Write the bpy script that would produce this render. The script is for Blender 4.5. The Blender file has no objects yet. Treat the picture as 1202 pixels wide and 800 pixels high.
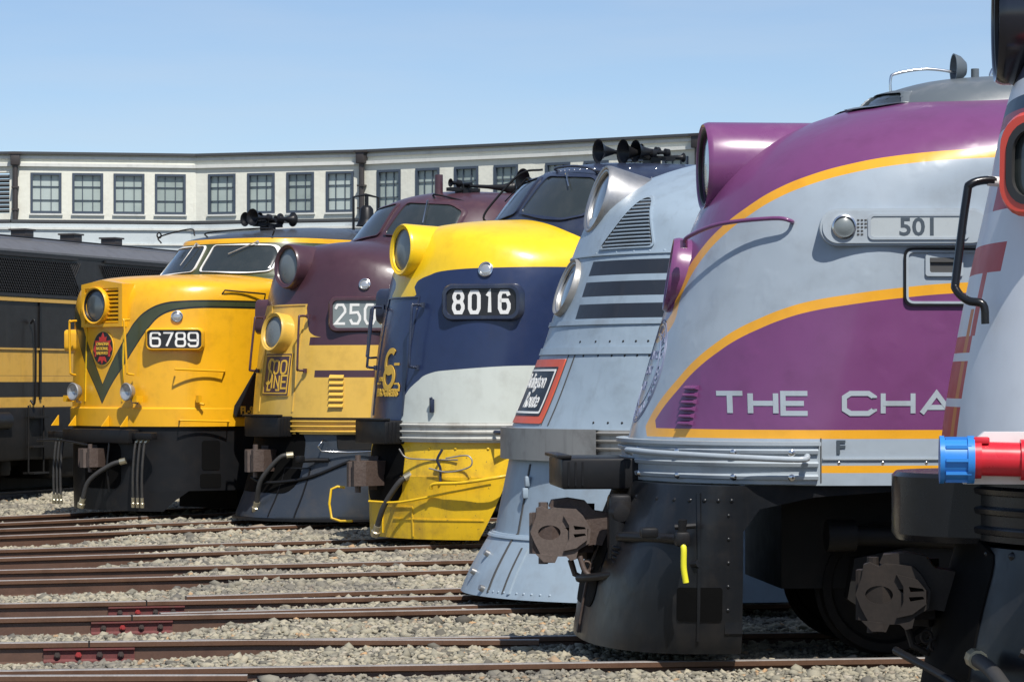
import bpy, bmesh, math, random
import numpy as np
from mathutils import Vector, Matrix
from mathutils.bvhtree import BVHTree
from mathutils.geometry import tessellate_polygon
R = math.radians
random.seed(7); rng = np.random.default_rng(7)
sc = bpy.context.scene
col = sc.collection

# ------------------------------------------------------------------ camera, sky, sun, exposure
cam_d = bpy.data.cameras.new('camera'); cam = bpy.data.objects.new('camera', cam_d); col.objects.link(cam)
cam.location = (0, 0, 1.9); cam.rotation_euler = (R(90), 0, 0)
cam_d.sensor_width = 36; cam_d.lens = 3300/1202*36; cam_d.shift_y = 48/1202
cam_d.clip_start = .5; cam_d.clip_end = 3000
sc.camera = cam
SUN_EL, SUN_AZ = R(56), R(160)      # azimuth clockwise from +Y (behind the camera, a little to the right)
sun_dir = Vector((math.sin(SUN_AZ)*math.cos(SUN_EL), math.cos(SUN_AZ)*math.cos(SUN_EL), math.sin(SUN_EL)))
w = bpy.data.worlds.new('World'); sc.world = w; w.use_nodes = True
nt = w.node_tree; bg = nt.nodes['Background']
sky = nt.nodes.new('ShaderNodeTexSky'); sky.sky_type = 'NISHITA'; sky.sun_disc = False
sky.sun_elevation = SUN_EL; sky.sun_rotation = SUN_AZ; sky.air_density = .8; sky.dust_density = .35; sky.ozone_density = 3.5
sky.altitude = 200
_tc = nt.nodes.new('ShaderNodeTexCoord'); _mp = nt.nodes.new('ShaderNodeMapping'); _mp.inputs['Scale'].default_value = (3, 3, 22)
_n = nt.nodes.new('ShaderNodeTexNoise'); _n.inputs['Scale'].default_value = 2.2; _n.inputs['Detail'].default_value = 6
_r = nt.nodes.new('ShaderNodeMapRange'); _r.inputs[1].default_value = .45; _r.inputs[2].default_value = .8; _r.inputs[3].default_value = .08; _r.inputs[4].default_value = .3
_m = nt.nodes.new('ShaderNodeMix'); _m.data_type = 'RGBA'; _m.inputs[7].default_value = (5.2, 5.6, 6.2, 1)     # thin high haze
nt.links.new(_tc.outputs['Generated'], _mp.inputs[0]); nt.links.new(_mp.outputs[0], _n.inputs['Vector']); nt.links.new(_n.outputs['Fac'], _r.inputs[0])
nt.links.new(_r.outputs[0], _m.inputs[0]); nt.links.new(sky.outputs[0], _m.inputs[6]); nt.links.new(_m.outputs[2], bg.inputs[0]); bg.inputs[1].default_value = .106
sd = bpy.data.lights.new('sun', 'SUN'); so = bpy.data.objects.new('sun', sd); col.objects.link(so)
sd.energy = 4.6; sd.angle = R(.5); sd.color = (1, .955, .89)
so.rotation_euler = sun_dir.to_track_quat('Z', 'Y').to_euler()
vs = sc.view_settings; vs.view_transform = 'Standard'; vs.look = 'None'; vs.gamma = 1; vs.exposure = .25
sc.cycles.max_bounces = 6; sc.cycles.diffuse_bounces = 3; sc.cycles.glossy_bounces = 3

# ------------------------------------------------------------------ tags
def tag(o, label=None, cat=None, group=None, kind=None):
    if label: o['label'] = label
    if cat: o['category'] = cat
    if group: o['group'] = group
    if kind: o['kind'] = kind
    return o
def empty(name, loc=(0,0,0), rz=0, parent=None):
    o = bpy.data.objects.new(name, None); col.objects.link(o); o.location = loc; o.rotation_euler.z = rz
    o.empty_display_size = .2
    if parent: o.parent = parent
    return o

# ------------------------------------------------------------------ material expressions
class E:
    nt = None
    def __init__(s, k): s.k = k
    @staticmethod
    def op(o, *a, clamp=False):
        n = E.nt.nodes.new('ShaderNodeMath'); n.operation = o; n.use_clamp = clamp
        for i, x in enumerate(a):
            if isinstance(x, E): E.nt.links.new(x.k, n.inputs[i])
            else: n.inputs[i].default_value = float(x)
        return E(n.outputs[0])
    def __add__(a, b): return E.op('ADD', a, b)
    __radd__ = __add__
    def __sub__(a, b): return E.op('SUBTRACT', a, b)
    def __rsub__(a, b): return E.op('SUBTRACT', b, a)
    def __mul__(a, b): return E.op('MULTIPLY', a, b)
    __rmul__ = __mul__
    def __truediv__(a, b): return E.op('DIVIDE', a, b)
    def __lt__(a, b): return E.op('LESS_THAN', a, b)
    def __gt__(a, b): return E.op('GREATER_THAN', a, b)
    def __and__(a, b): return E.op('MULTIPLY', a, b)
    def __or__(a, b): return E.op('MAXIMUM', a, b)
    def __invert__(a): return E.op('SUBTRACT', 1.0, a)
    def abs(a): return E.op('ABSOLUTE', a)
    def sqrt(a): return E.op('SQRT', a)
    def frac(a): return E.op('FRACT', a)
    def max(a, b): return E.op('MAXIMUM', a, b)
    def min(a, b): return E.op('MINIMUM', a, b)
def fcurve(e, pts):
    """piecewise smooth function through pts [(x, y)]"""
    x0, x1 = pts[0][0], pts[-1][0]; ys = [p[1] for p in pts]; y0, y1 = min(ys), max(ys)
    if y1-y0 < 1e-6: y1 = y0+1
    n = E.nt.nodes.new('ShaderNodeFloatCurve')
    c = n.mapping.curves[0]
    P = [((x-x0)/(x1-x0), (y-y0)/(y1-y0)) for x, y in pts]
    c.points[0].location = P[0]; c.points[1].location = P[-1]
    for p in P[1:-1]: c.points.new(*p)
    for p in c.points: p.handle_type = 'AUTO'
    n.mapping.update()
    E.nt.links.new(((e - x0)/(x1-x0)).k, n.inputs['Value'])
    return E(n.outputs[0])*(y1-y0) + y0
def noise(vec, scale=5, detail=3, rough=.5, stretch=None):
    n = E.nt.nodes.new('ShaderNodeTexNoise'); n.inputs['Scale'].default_value = scale
    n.inputs['Detail'].default_value = detail; n.inputs['Roughness'].default_value = rough
    if stretch:
        m = E.nt.nodes.new('ShaderNodeVectorMath'); m.operation = 'MULTIPLY'; m.inputs[1].default_value = stretch
        E.nt.links.new(vec, m.inputs[0]); vec = m.outputs[0]
    E.nt.links.new(vec, n.inputs['Vector']); return E(n.outputs['Fac'])
def mixc(f, a, b):
    n = E.nt.nodes.new('ShaderNodeMix'); n.data_type = 'RGBA'
    for x, i in ((a, 6), (b, 7)):
        if isinstance(x, tuple): n.inputs[i].default_value = (*x[:3], 1)
        else: E.nt.links.new(x, n.inputs[i])
    if isinstance(f, E): E.nt.links.new(f.k, n.inputs[0])
    else: n.inputs[0].default_value = f
    return n.outputs[2]
def smooth(e, a, b):
    n = E.nt.nodes.new('ShaderNodeMapRange'); n.interpolation_type = 'SMOOTHSTEP'
    n.inputs[1].default_value = a; n.inputs[2].default_value = b
    E.nt.links.new(e.k, n.inputs[0]); return E(n.outputs[0])
def mat(name, base, layers=(), rough=.4, metal=0., coat=0., dirt=.25, dirt_col=None, bump=0., bscale=3., dscale=4., spec=.5, streak=.0, grain=0., chips=0., chip_col=(.12,.07,.04)):
    m = bpy.data.materials.new(name); m.use_nodes = True; nt = m.node_tree; E.nt = nt
    b = nt.nodes['Principled BSDF']
    tc = nt.nodes.new('ShaderNodeTexCoord'); vec = tc.outputs['Object']
    sp = nt.nodes.new('ShaderNodeSeparateXYZ'); nt.links.new(vec, sp.inputs[0])
    U, Y, Z = (E(sp.outputs[i]) for i in range(3)); V = 0.0 - Y
    c = base
    for f, rgb in layers:
        c = mixc(f(U, V, Z), c, rgb)
    if dirt > 0:
        d = noise(vec, dscale, 5, .6); f = smooth(d, .45, .75)*dirt
        if layers:
            n = nt.nodes.new('ShaderNodeMix'); n.data_type = 'RGBA'; n.blend_type = 'MULTIPLY'; n.inputs[7].default_value = (.5,.46,.42,1)
            nt.links.new(c, n.inputs[6]); nt.links.new(f.k, n.inputs[0]); c = n.outputs[2]
        else: c = mixc(f, c, dirt_col or tuple(x*.45+.02 for x in base))
    if streak > 0:
        f = smooth(noise(vec, 1, 3, .55, (14, 14, .9)), .52, .78)*streak
        c = mixc(f*(.5 if layers else 1), c, (dirt_col if not layers else None) or (.07,.055,.045))
    if grain > 0:
        f = smooth(noise(vec, 60, 3, .7), .3, .7)*grain
        c = mixc(f, c, tuple(x*.5 for x in base))
    if chips > 0:
        f = (noise(vec, 22, 5, .7) > (.74-chips*.1))*.9
        c = mixc(f, c, chip_col)
    if isinstance(c, tuple): b.inputs['Base Color'].default_value = (*c[:3], 1)
    else: nt.links.new(c, b.inputs['Base Color'])
    rr = noise(vec, 7, 4, .6)*.25 + (rough-.12)
    nt.links.new(rr.k, b.inputs['Roughness'])
    b.inputs['Metallic'].default_value = metal; b.inputs['Coat Weight'].default_value = coat
    b.inputs['Coat Roughness'].default_value = .15; b.inputs['Specular IOR Level'].default_value = spec
    if bump > 0:
        bn = nt.nodes.new('ShaderNodeBump'); bn.inputs['Strength'].default_value = 1; bn.inputs['Distance'].default_value = bump
        h = noise(vec, bscale, 2, .5)+smooth(noise(vec, bscale*3.1, 2, .5), .55, .8)*.08
        nt.links.new(h.k, bn.inputs['Height']); nt.links.new(bn.outputs[0], b.inputs['Normal'])
    return m
def emat(name, rgb, strength):
    m = bpy.data.materials.new(name); m.use_nodes = True
    b = m.node_tree.nodes['Principled BSDF']; b.inputs['Emission Color'].default_value = (*rgb, 1); b.inputs['Emission Strength'].default_value = strength
    return m

# ------------------------------------------------------------------ mesh builder, in (u, v, z); flip=True maps v to -y (locomotive space)
class MB:
    def __init__(s): s.v = []; s.f = []
    def add(s, vs, fs):
        o = len(s.v); s.v += [tuple(p) for p in vs]; s.f += [tuple(i+o for i in f) for f in fs]; return s
    def box(s, c, d, M=None, bev=0):
        x, y, z = (k/2 for k in d); c = Vector(c)
        if bev:
            b = min(bev, x*.49, y*.49, z*.49); pts = []; 
            bm = bmesh.new(); bmesh.ops.create_cube(bm, size=1)
            for q in bm.verts: q.co = Vector((q.co.x*2*x, q.co.y*2*y, q.co.z*2*z))
            bmesh.ops.bevel(bm, geom=bm.edges[:], offset=b, segments=2, affect='EDGES', profile=.5)
            bm.verts.index_update()
            vs = [q.co.copy() for q in bm.verts]; fs = [[q.index for q in f.verts] for f in bm.faces]; bm.free()
        else:
            vs = [Vector((i*x, j*y, k*z)) for i in (-1,1) for j in (-1,1) for k in (-1,1)]
            fs = [(0,1,3,2),(4,6,7,5),(0,4,5,1),(2,3,7,6),(0,2,6,4),(1,5,7,3)]
        if M is not None: vs = [M @ q for q in vs]
        return s.add([q+c for q in vs], fs)
    def tube(s, pts, r, n=8, caps=True, closed=False):
        pts = [Vector(p) for p in pts]; N = len(pts); rs = r if isinstance(r, (list, tuple)) else [r]*N
        vs = []; prev = None
        for i, p in enumerate(pts):
            if closed: t = pts[(i+1) % N]-pts[i-1]
            else: t = pts[min(i+1, N-1)]-pts[max(i-1, 0)]
            t.normalize()
            if prev is None:
                a = Vector((0,0,1)) if abs(t.z) < .9 else Vector((1,0,0)); x = t.cross(a).normalized()
            else: x = (prev - t*prev.dot(t)).normalized()
            prev = x; y = t.cross(x)
            for k in range(n):
                an = 2*math.pi*k/n; vs.append(p+(x*math.cos(an)+y*math.sin(an))*rs[i])
        fs = []
        for i in range(N if closed else N-1):
            j = (i+1) % N
            for k in range(n):
                l = (k+1) % n; fs.append((i*n+k, i*n+l, j*n+l, j*n+k))
        if caps and not closed: fs += [tuple(range(n)), tuple(range((N-1)*n, N*n))]
        return s.add(vs, fs)
    def lathe(s, F, prof, n=40, close_in=False):
        """F frame, prof [(r, c)] around F's normal"""
        vs = []; fs = []
        for r, c in prof:
            for k in range(n):
                a = 2*math.pi*k/n; vs.append(F(r*math.cos(a), r*math.sin(a), c))
        for i in range(len(prof)-1):
            for k in range(n):
                l = (k+1) % n; fs.append((i*n+k, i*n+l, (i+1)*n+l, (i+1)*n+k))
        for i in (0, len(prof)-1):
            if prof[i][0] > 1e-4 and close_in: fs.append(tuple(range(i*n, i*n+n)))
        return s.add(vs, fs)
    def prism(s, F, outline, c0, c1, holes=()):
        loops = [list(outline)]+[list(h) for h in holes]
        flat = [p for l in loops for p in l]; n = len(flat)
        tris = tessellate_polygon([[Vector((a, b, 0)) for a, b in l] for l in loops])
        vs = [F(a, b, c0) for a, b in flat]+[F(a, b, c1) for a, b in flat]
        fs = [tuple(t) for t in tris]+[tuple(i+n for i in t) for t in tris]
        o = 0
        for l in loops:
            m = len(l)
            for i in range(m):
                j = (i+1) % m; fs.append((o+i, o+j, o+j+n, o+i+n))
            o += m
        return s.add(vs, fs)
    def grid(s, rows, closed=False):
        nr = len(rows); nc = len(rows[0]); vs = [p for r in rows for p in r]; fs = []
        for i in range(nr-1):
            for j in range(nc if closed else nc-1):
                k = (j+1) % nc; fs.append((i*nc+j, i*nc+k, (i+1)*nc+k, (i+1)*nc+j))
        return s.add(vs, fs)
    def build(s, name, m, parent=None, flip=False, angle=32, origin=None, merge=False):
        me = bpy.data.meshes.new(name)
        vs = [(a, -b, c) for a, b, c in s.v] if flip else s.v
        o0 = Vector(origin) if origin is not None else None
        if o0 is not None: vs = [tuple(Vector(p)-o0) for p in vs]
        me.from_pydata([tuple(p) for p in vs], [], s.f)
        bm = bmesh.new(); bm.from_mesh(me)
        bmesh.ops.remove_doubles(bm, verts=bm.verts, dist=1e-5)
        bmesh.ops.recalc_face_normals(bm, faces=bm.faces); bm.to_mesh(me); bm.free()
        me.polygons.foreach_set('use_smooth', [True]*len(me.polygons)); me.set_sharp_from_angle(angle=R(angle))
        o = bpy.data.objects.new(name, me); col.objects.link(o)
        if m: me.materials.append(m)
        if parent: o.parent = parent
        if o0 is not None: o.location = o0
        return o
def frame(o, n, up=(0,0,1)):
    """flat frame: right = up x n ; returns F(a, b, c)"""
    o = Vector(o); n = Vector(n).normalized(); up = Vector(up); r = n.cross(up).normalized(); w = r.cross(n)
    def F(a, b, c=0.): return o+r*a+w*b+n*c
    F.o, F.r, F.w, F.n = o, r, w, n
    return F
def rrect(w, h, r, n=6):
    P = []
    for cx, cy, a0 in ((w/2-r, h/2-r, 0), (-w/2+r, h/2-r, 90), (-w/2+r, -h/2+r, 180), (w/2-r, -h/2+r, 270)):
        for k in range(n+1):
            a = R(a0+90*k/n); P.append((cx+r*math.cos(a), cy+r*math.sin(a)))
    return P
def circ(r, n=32, ry=None, c=(0,0)): return [(c[0]+r*math.cos(2*math.pi*k/n), c[1]+(ry or r)*math.sin(2*math.pi*k/n)) for k in range(n)]
def lerp(a, b, t): return a+(b-a)*t
def catmull(pts, n):
    """resample a list of tuples smoothly, n samples per span"""
    P = [np.array(p, float) for p in pts]; out = []
    for i in range(len(P)-1):
        p0 = P[i-1] if i else 2*P[0]-P[1]; p1, p2 = P[i], P[i+1]; p3 = P[i+2] if i+2 < len(P) else 2*P[-1]-P[-2]
        for k in range(n):
            t = k/n
            out.append(.5*((2*p1)+(-p0+p2)*t+(2*p0-5*p1+4*p2-p3)*t*t+(-p0+3*p1-3*p2+p3)*t**3))
    out.append(P[-1]); return [tuple(float(x) for x in p) for p in out]
def resample(pl, step, closed=False):
    P = [Vector(p) for p in pl]; out = []
    N = len(P); rngi = range(N if closed else N-1)
    for i in rngi:
        a, b = P[i], P[(i+1) % N]; n = max(1, int(math.ceil((b-a).length/step)))
        for k in range(n): out.append(a.lerp(b, k/n))
    if not closed: out.append(P[-1])
    return out
def ribbon(pl, w, closed=False, step=1e9):
    """2-D stroke with mitred corners -> verts, faces"""
    P = resample([(a, b, 0) for a, b in pl], step, closed); N = len(P); vs = []; fs = []
    for i in range(N):
        if closed: d0 = P[i]-P[i-1]; d1 = P[(i+1) % N]-P[i]
        else: d0 = P[i]-P[i-1] if i else P[1]-P[0]; d1 = P[i+1]-P[i] if i < N-1 else d0
        d0.normalize(); d1.normalize(); n0 = Vector((-d0.y, d0.x, 0)); n1 = Vector((-d1.y, d1.x, 0))
        m = (n0+n1); m = m/m.length if m.length > 1e-6 else n0
        L = w/2/max(.45, m.dot(n0)); vs += [P[i]+m*L, P[i]-m*L]
    for i in range(N if closed else N-1):
        j = (i+1) % N; fs.append((2*i, 2*i+1, 2*j+1, 2*j))
    return [(v.x, v.y) for v in vs], fs
def radial(boundary, rings=4, inner=None):
    """fill a star-shaped outline (or the band between it and `inner`) with a grid"""
    K = [max(1, int(math.ceil(math.hypot(boundary[i][0]-boundary[i-1][0], boundary[i][1]-boundary[i-1][1])/.07))) for i in range(len(boundary))]
    dens = lambda B: [(lerp(B[i-1][0], B[i][0], j/K[i]), lerp(B[i-1][1], B[i][1], j/K[i])) for i in range(len(B)) for j in range(K[i])]
    boundary = dens(boundary); inner = dens(inner) if inner is not None else None
    n = len(boundary); vs = []; fs = []
    cx = sum(p[0] for p in boundary)/n; cy = sum(p[1] for p in boundary)/n
    if inner is None:
        vs.append((cx, cy))
        for r in range(1, rings+1): vs += [(lerp(cx, a, r/rings), lerp(cy, b, r/rings)) for a, b in boundary]
        fs += [(0, 1+k, 1+(k+1) % n) for k in range(n)]; o = 1
    else:
        for r in range(rings+1): vs += [(lerp(i[0], b[0], r/rings), lerp(i[1], b[1], r/rings)) for i, b in zip(inner, boundary)]
        o = 0
    for r in range(rings-1 if inner is None else rings):
        for k in range(n):
            l = (k+1) % n; fs.append((o+r*n+k, o+r*n+l, o+(r+1)*n+l, o+(r+1)*n+k))
    return vs, fs
def slab(mb, top, bot, fs):
    n = len(top); cnt = {}
    for f in fs:
        for i in range(len(f)):
            a, b = f[i], f[(i+1) % len(f)]; k = (min(a, b), max(a, b)); cnt[k] = cnt.get(k, 0)+1
    F = [tuple(f) for f in fs]+[tuple(i+n for i in f) for f in fs]+[(a, b, b+n, a+n) for (a, b), c in cnt.items() if c == 1]
    mb.add(list(top)+list(bot), F)
# stroke letters in a unit box: {char: [(points, closed)]}
def _arc(cx, cy, rx, ry, a0, a1, n=8): return [(cx+rx*math.cos(R(lerp(a0, a1, k/n))), cy+ry*math.sin(R(lerp(a0, a1, k/n)))) for k in range(n+1)]
def glyph(ch, k=.18, arc=3):
    """k corner size; arc = segments per corner (1 gives chamfers)"""
    q = lambda cx, cy, a0, a1: _arc(cx, cy, k, k, a0, a1, arc)
    def loop(x0, y0, x1, y1): return (_arc(x1-k, y1-k, k, k, 0, 90, arc)+_arc(x0+k, y1-k, k, k, 90, 180, arc)+_arc(x0+k, y0+k, k, k, 180, 270, arc)+_arc(x1-k, y0+k, k, k, 270, 360, arc), True)
    G = {
     '0': [loop(0,0,1,1)], 'O': [loop(0,0,1,1)],
     '1': [([(.2,.8),(.55,1),(.55,0)], False)],
     'I': [([(.5,0),(.5,1)], False)],
     '2': [(q(k,1-k,180,90)+q(1-k,1-k,90,0)+[(1,.62),(0,.0),(1,.0)], False)],
     '5': [([(.95,1),(.08,1),(.05,.57)]+q(1-k,.6-k,90,0)+q(1-k,k,0,-90)+q(k,k,270,180), False)],
     '6': [(q(1-k,1-k,0,90)+q(k,1-k,90,180)+q(k,k,180,270)+q(1-k,k,270,360)+q(1-k,.58-k,0,90)+[(0,.58)], False)],
     '7': [([(0,1),(1,1),(.35,0)], False)],
     '8': [loop(.04,.52,.96,1), loop(0,0,1,.52)],
     '9': [(q(k,k,180,270)+q(1-k,k,270,360)+q(1-k,1-k,0,90)+q(k,1-k,90,180)+q(k,.42+k,180,270)+[(1,.42)], False)],
     'T': [([(0,1),(1,1)], False), ([(.5,1),(.5,0)], False)],
     'H': [([(0,0),(0,1)], False), ([(1,0),(1,1)], False), ([(0,.5),(1,.5)], False)],
     'E': [([(1,1),(0,1),(0,0),(1,0)], False), ([(0,.5),(.85,.5)], False)],
     'F': [([(1,1),(0,1),(0,0)], False), ([(0,.5),(.8,.5)], False)],
     'L': [([(0,1),(0,0),(1,0)], False)],
     'C': [([(1,.78)]+q(1-k,1-k,0,90)+q(k,1-k,90,180)+q(k,k,180,270)+q(1-k,k,270,360)+[(1,.22)], False)],
     'A': [([(0,0),(.5,1),(1,0)], False), ([(.2,.3),(.8,.3)], False)],
     'M': [([(0,0),(0,1),(.5,.3),(1,1),(1,0)], False)],
     'P': [([(0,0),(0,1)]+q(1-k,1-k,90,0)+q(1-k,.45+k,0,-90)+[(0,.45)], False)],
     'N': [([(0,0),(0,1),(1,0),(1,1)], False)],
     'S': [(q(1-k,1-k,0,90)+q(k,1-k,90,180)+q(k,.52+k,180,270)+q(1-k,.52-k,90,0)+q(1-k,k,0,-90)+q(k,k,270,180), False)],
    }
    return G[ch]
def word(text, h, cw, gap, sw, k=.18, arc=3, widths=None, slant=0., step=1e9):
    """stroke word -> list of (verts2d, faces), centred on 0,0; cw = letter width, sw = stroke width"""
    x = 0; out = []; W = {'1': .75, 'I': .3, ' ': .55, 'M': 1.2}; W.update(widths or {})
    for ch in text:
        w_ = cw*W.get(ch, 1)
        if ch != ' ':
            for pl, cl in glyph(ch, k, arc):
                P = [(x+a*w_, b*h-h/2) for a, b in pl]
                P = [(a+slant*b, b) for a, b in P]
                out.append(ribbon(P, sw, cl, step))
        x += w_+gap
    tot = x-gap
    return [([(a-tot/2, b) for a, b in v], f) for v, f in out]
def font_mesh(text, size, bold=0., xs=1., shear=0.):
    c = bpy.data.curves.new('text', 'FONT'); c.body = text; c.size = size; c.align_x = 'CENTER'; c.align_y = 'CENTER'; c.offset = bold; c.shear = shear
    c.resolution_u = 3
    o = bpy.data.objects.new('text', c); col.objects.link(o)
    bpy.context.view_layer.update()
    me = o.to_mesh(); vs = [(v.co.x*xs, v.co.y) for v in me.vertices]; fs = [tuple(p.vertices) for p in me.polygons]
    o.to_mesh_clear(); bpy.data.objects.remove(o); bpy.data.curves.remove(c)
    return vs, fs
def flat(mb, F, vf, c0, c1):
    vs, fs = vf
    slab(mb, [F(a, b, c1) for a, b in vs], [F(a, b, c0) for a, b in vs], fs); return mb
# ------------------------------------------------------------------ common materials
M = {}
M['black'] = mat('black_paint', (.009,.0095,.011), rough=.4, dirt=.45, dirt_col=(.02,.017,.015), bump=.004, streak=.12, spec=.3)
M['blackgloss'] = mat('gloss_black', (.008,.009,.011), rough=.25, coat=.1, spec=.35, dirt=.2, dirt_col=(.02,.018,.017))
M['rubber'] = mat('hose_rubber', (.035,.034,.033), rough=.6, dirt=.4, dirt_col=(.12,.11,.1))
M['brass'] = mat('hose_fitting', (.55,.5,.36), rough=.35, metal=.8, dirt=.4, dirt_col=(.2,.16,.1))
M['chrome'] = mat('chrome', (.7,.7,.7), rough=.2, metal=1, dirt=.15)
M['castiron'] = mat('rusty_casting', (.075,.05,.04), rough=.65, dirt=.6, dirt_col=(.13,.1,.085), grain=.5, bump=.004, bscale=30)
M['castgrey'] = mat('worn_casting', (.13,.1,.085), rough=.6, metal=.15, dirt=.6, dirt_col=(.08,.05,.04), grain=.5)
M['glass'] = mat('dark_cab_glass', (.025,.032,.032), rough=.16, coat=.6, dirt=.12, dirt_col=(.12,.12,.11), spec=.6)
M['lensgrey'] = mat('frosted_headlight_glass', (.17,.195,.2), rough=.3, coat=.25, dirt=.2, dirt_col=(.1,.12,.12))
M['shadecast'] = mat('shaded_casting', (.022,.017,.014), rough=.65, dirt=.5, dirt_col=(.045,.033,.026), grain=.4, spec=.3)  # casting colour darkened to paint in the shade on the white unit's coupler
M['lens'] = mat('headlight_glass', (.07,.085,.09), rough=.14, coat=1, dirt=.3, dirt_col=(.3,.33,.34))
M['void'] = mat('opening_shade', (.003,.003,.003), rough=.8, dirt=0, spec=.1)  # near-black colour standing in for the shade inside openings
M['lamp'] = mat('lamp_lens', (.45,.47,.48), rough=.18, metal=.5, coat=1, dirt=0)
M['white'] = mat('white_paint', (.75,.75,.73), rough=.4, dirt=.15)
M['wheel'] = mat('shaded_wheel_steel', (.01,.009,.0085), rough=.7, dirt=.5, dirt_col=(.018,.014,.012), spec=.2)  # steel colour darkened to stand for the shadow over the running gear
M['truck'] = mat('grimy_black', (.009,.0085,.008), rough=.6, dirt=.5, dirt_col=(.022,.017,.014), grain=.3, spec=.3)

LOCO = {  # X, Y of the nose front on rail level, direction the unit recedes in (degrees right of the view axis)
 'yellowblack': (-9.98, 47.6, 21), 'yellow': (-5.87, 40.2, 43), 'maroon': (-3.27, 38.03, 53), 'blue': (-1.55, 33.3, 63),
 'silver': (.0, 24.4, 77), 'purple': (.83, 20.4, 85), 'white': (2.19, 13.9, 96)}
NEAR = {'purple': 1.25}; RAILPHI = {'purple': 82}
# ------------------------------------------------------------------ ground
def ground_z(x, y):
    t = np.clip((x+2.85+.13*(y-20.5)+.12*np.maximum(0, y-26))/1.6, 0, 1); t = t*t*(3-2*t)
    return -.168+t*.088
def ground_plane():
    xs = np.concatenate([[-400,-120,-60,-40,-30], np.arange(-24, 14, .35), [20,30,60,120,400]])
    ys = np.concatenate([[-60,-20,0,8], np.arange(12, 62, .5), [70,90,120,200,600]])
    X, Y = np.meshgrid(xs, ys); Z = ground_z(X, Y)-.012
    vs = np.stack([X.ravel(), Y.ravel(), Z.ravel()], 1).tolist(); nx = len(xs)
    fs = [(j*nx+i, j*nx+i+1, (j+1)*nx+i+1, (j+1)*nx+i) for j in range(len(ys)-1) for i in range(nx-1)]
    me = bpy.data.meshes.new('ground'); me.from_pydata(vs, [], fs)
    o = bpy.data.objects.new('ground', me); col.objects.link(o); tag(o, kind='structure')
    m = bpy.data.materials.new('ballast_ground'); m.use_nodes = True; nt = m.node_tree; E.nt = nt
    b = nt.nodes['Principled BSDF']; tc = nt.nodes.new('ShaderNodeTexCoord'); vec = tc.outputs['Object']
    vo = nt.nodes.new('ShaderNodeTexVoronoi'); vo.inputs['Scale'].default_value = 16; nt.links.new(vec, vo.inputs['Vector'])
    sep = nt.nodes.new('ShaderNodeSeparateColor'); nt.links.new(vo.outputs['Color'], sep.inputs[0])
    c = mixc(E(sep.outputs[0]), (.05,.045,.038), (.2,.18,.145))
    c = mixc(smooth(noise(vec, .6, 4, .6), .4, .7)*.5, c, (.16,.14,.12))
    nt.links.new(c, b.inputs['Base Color']); b.inputs['Roughness'].default_value = .95
    bn = nt.nodes.new('ShaderNodeBump'); bn.inputs['Distance'].default_value = .03
    nt.links.new((1.0-E(vo.outputs['Distance'])).k, bn.inputs['Height']); nt.links.new(bn.outputs[0], b.inputs['Normal'])
    me.materials.append(m)
ground_plane()
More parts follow.
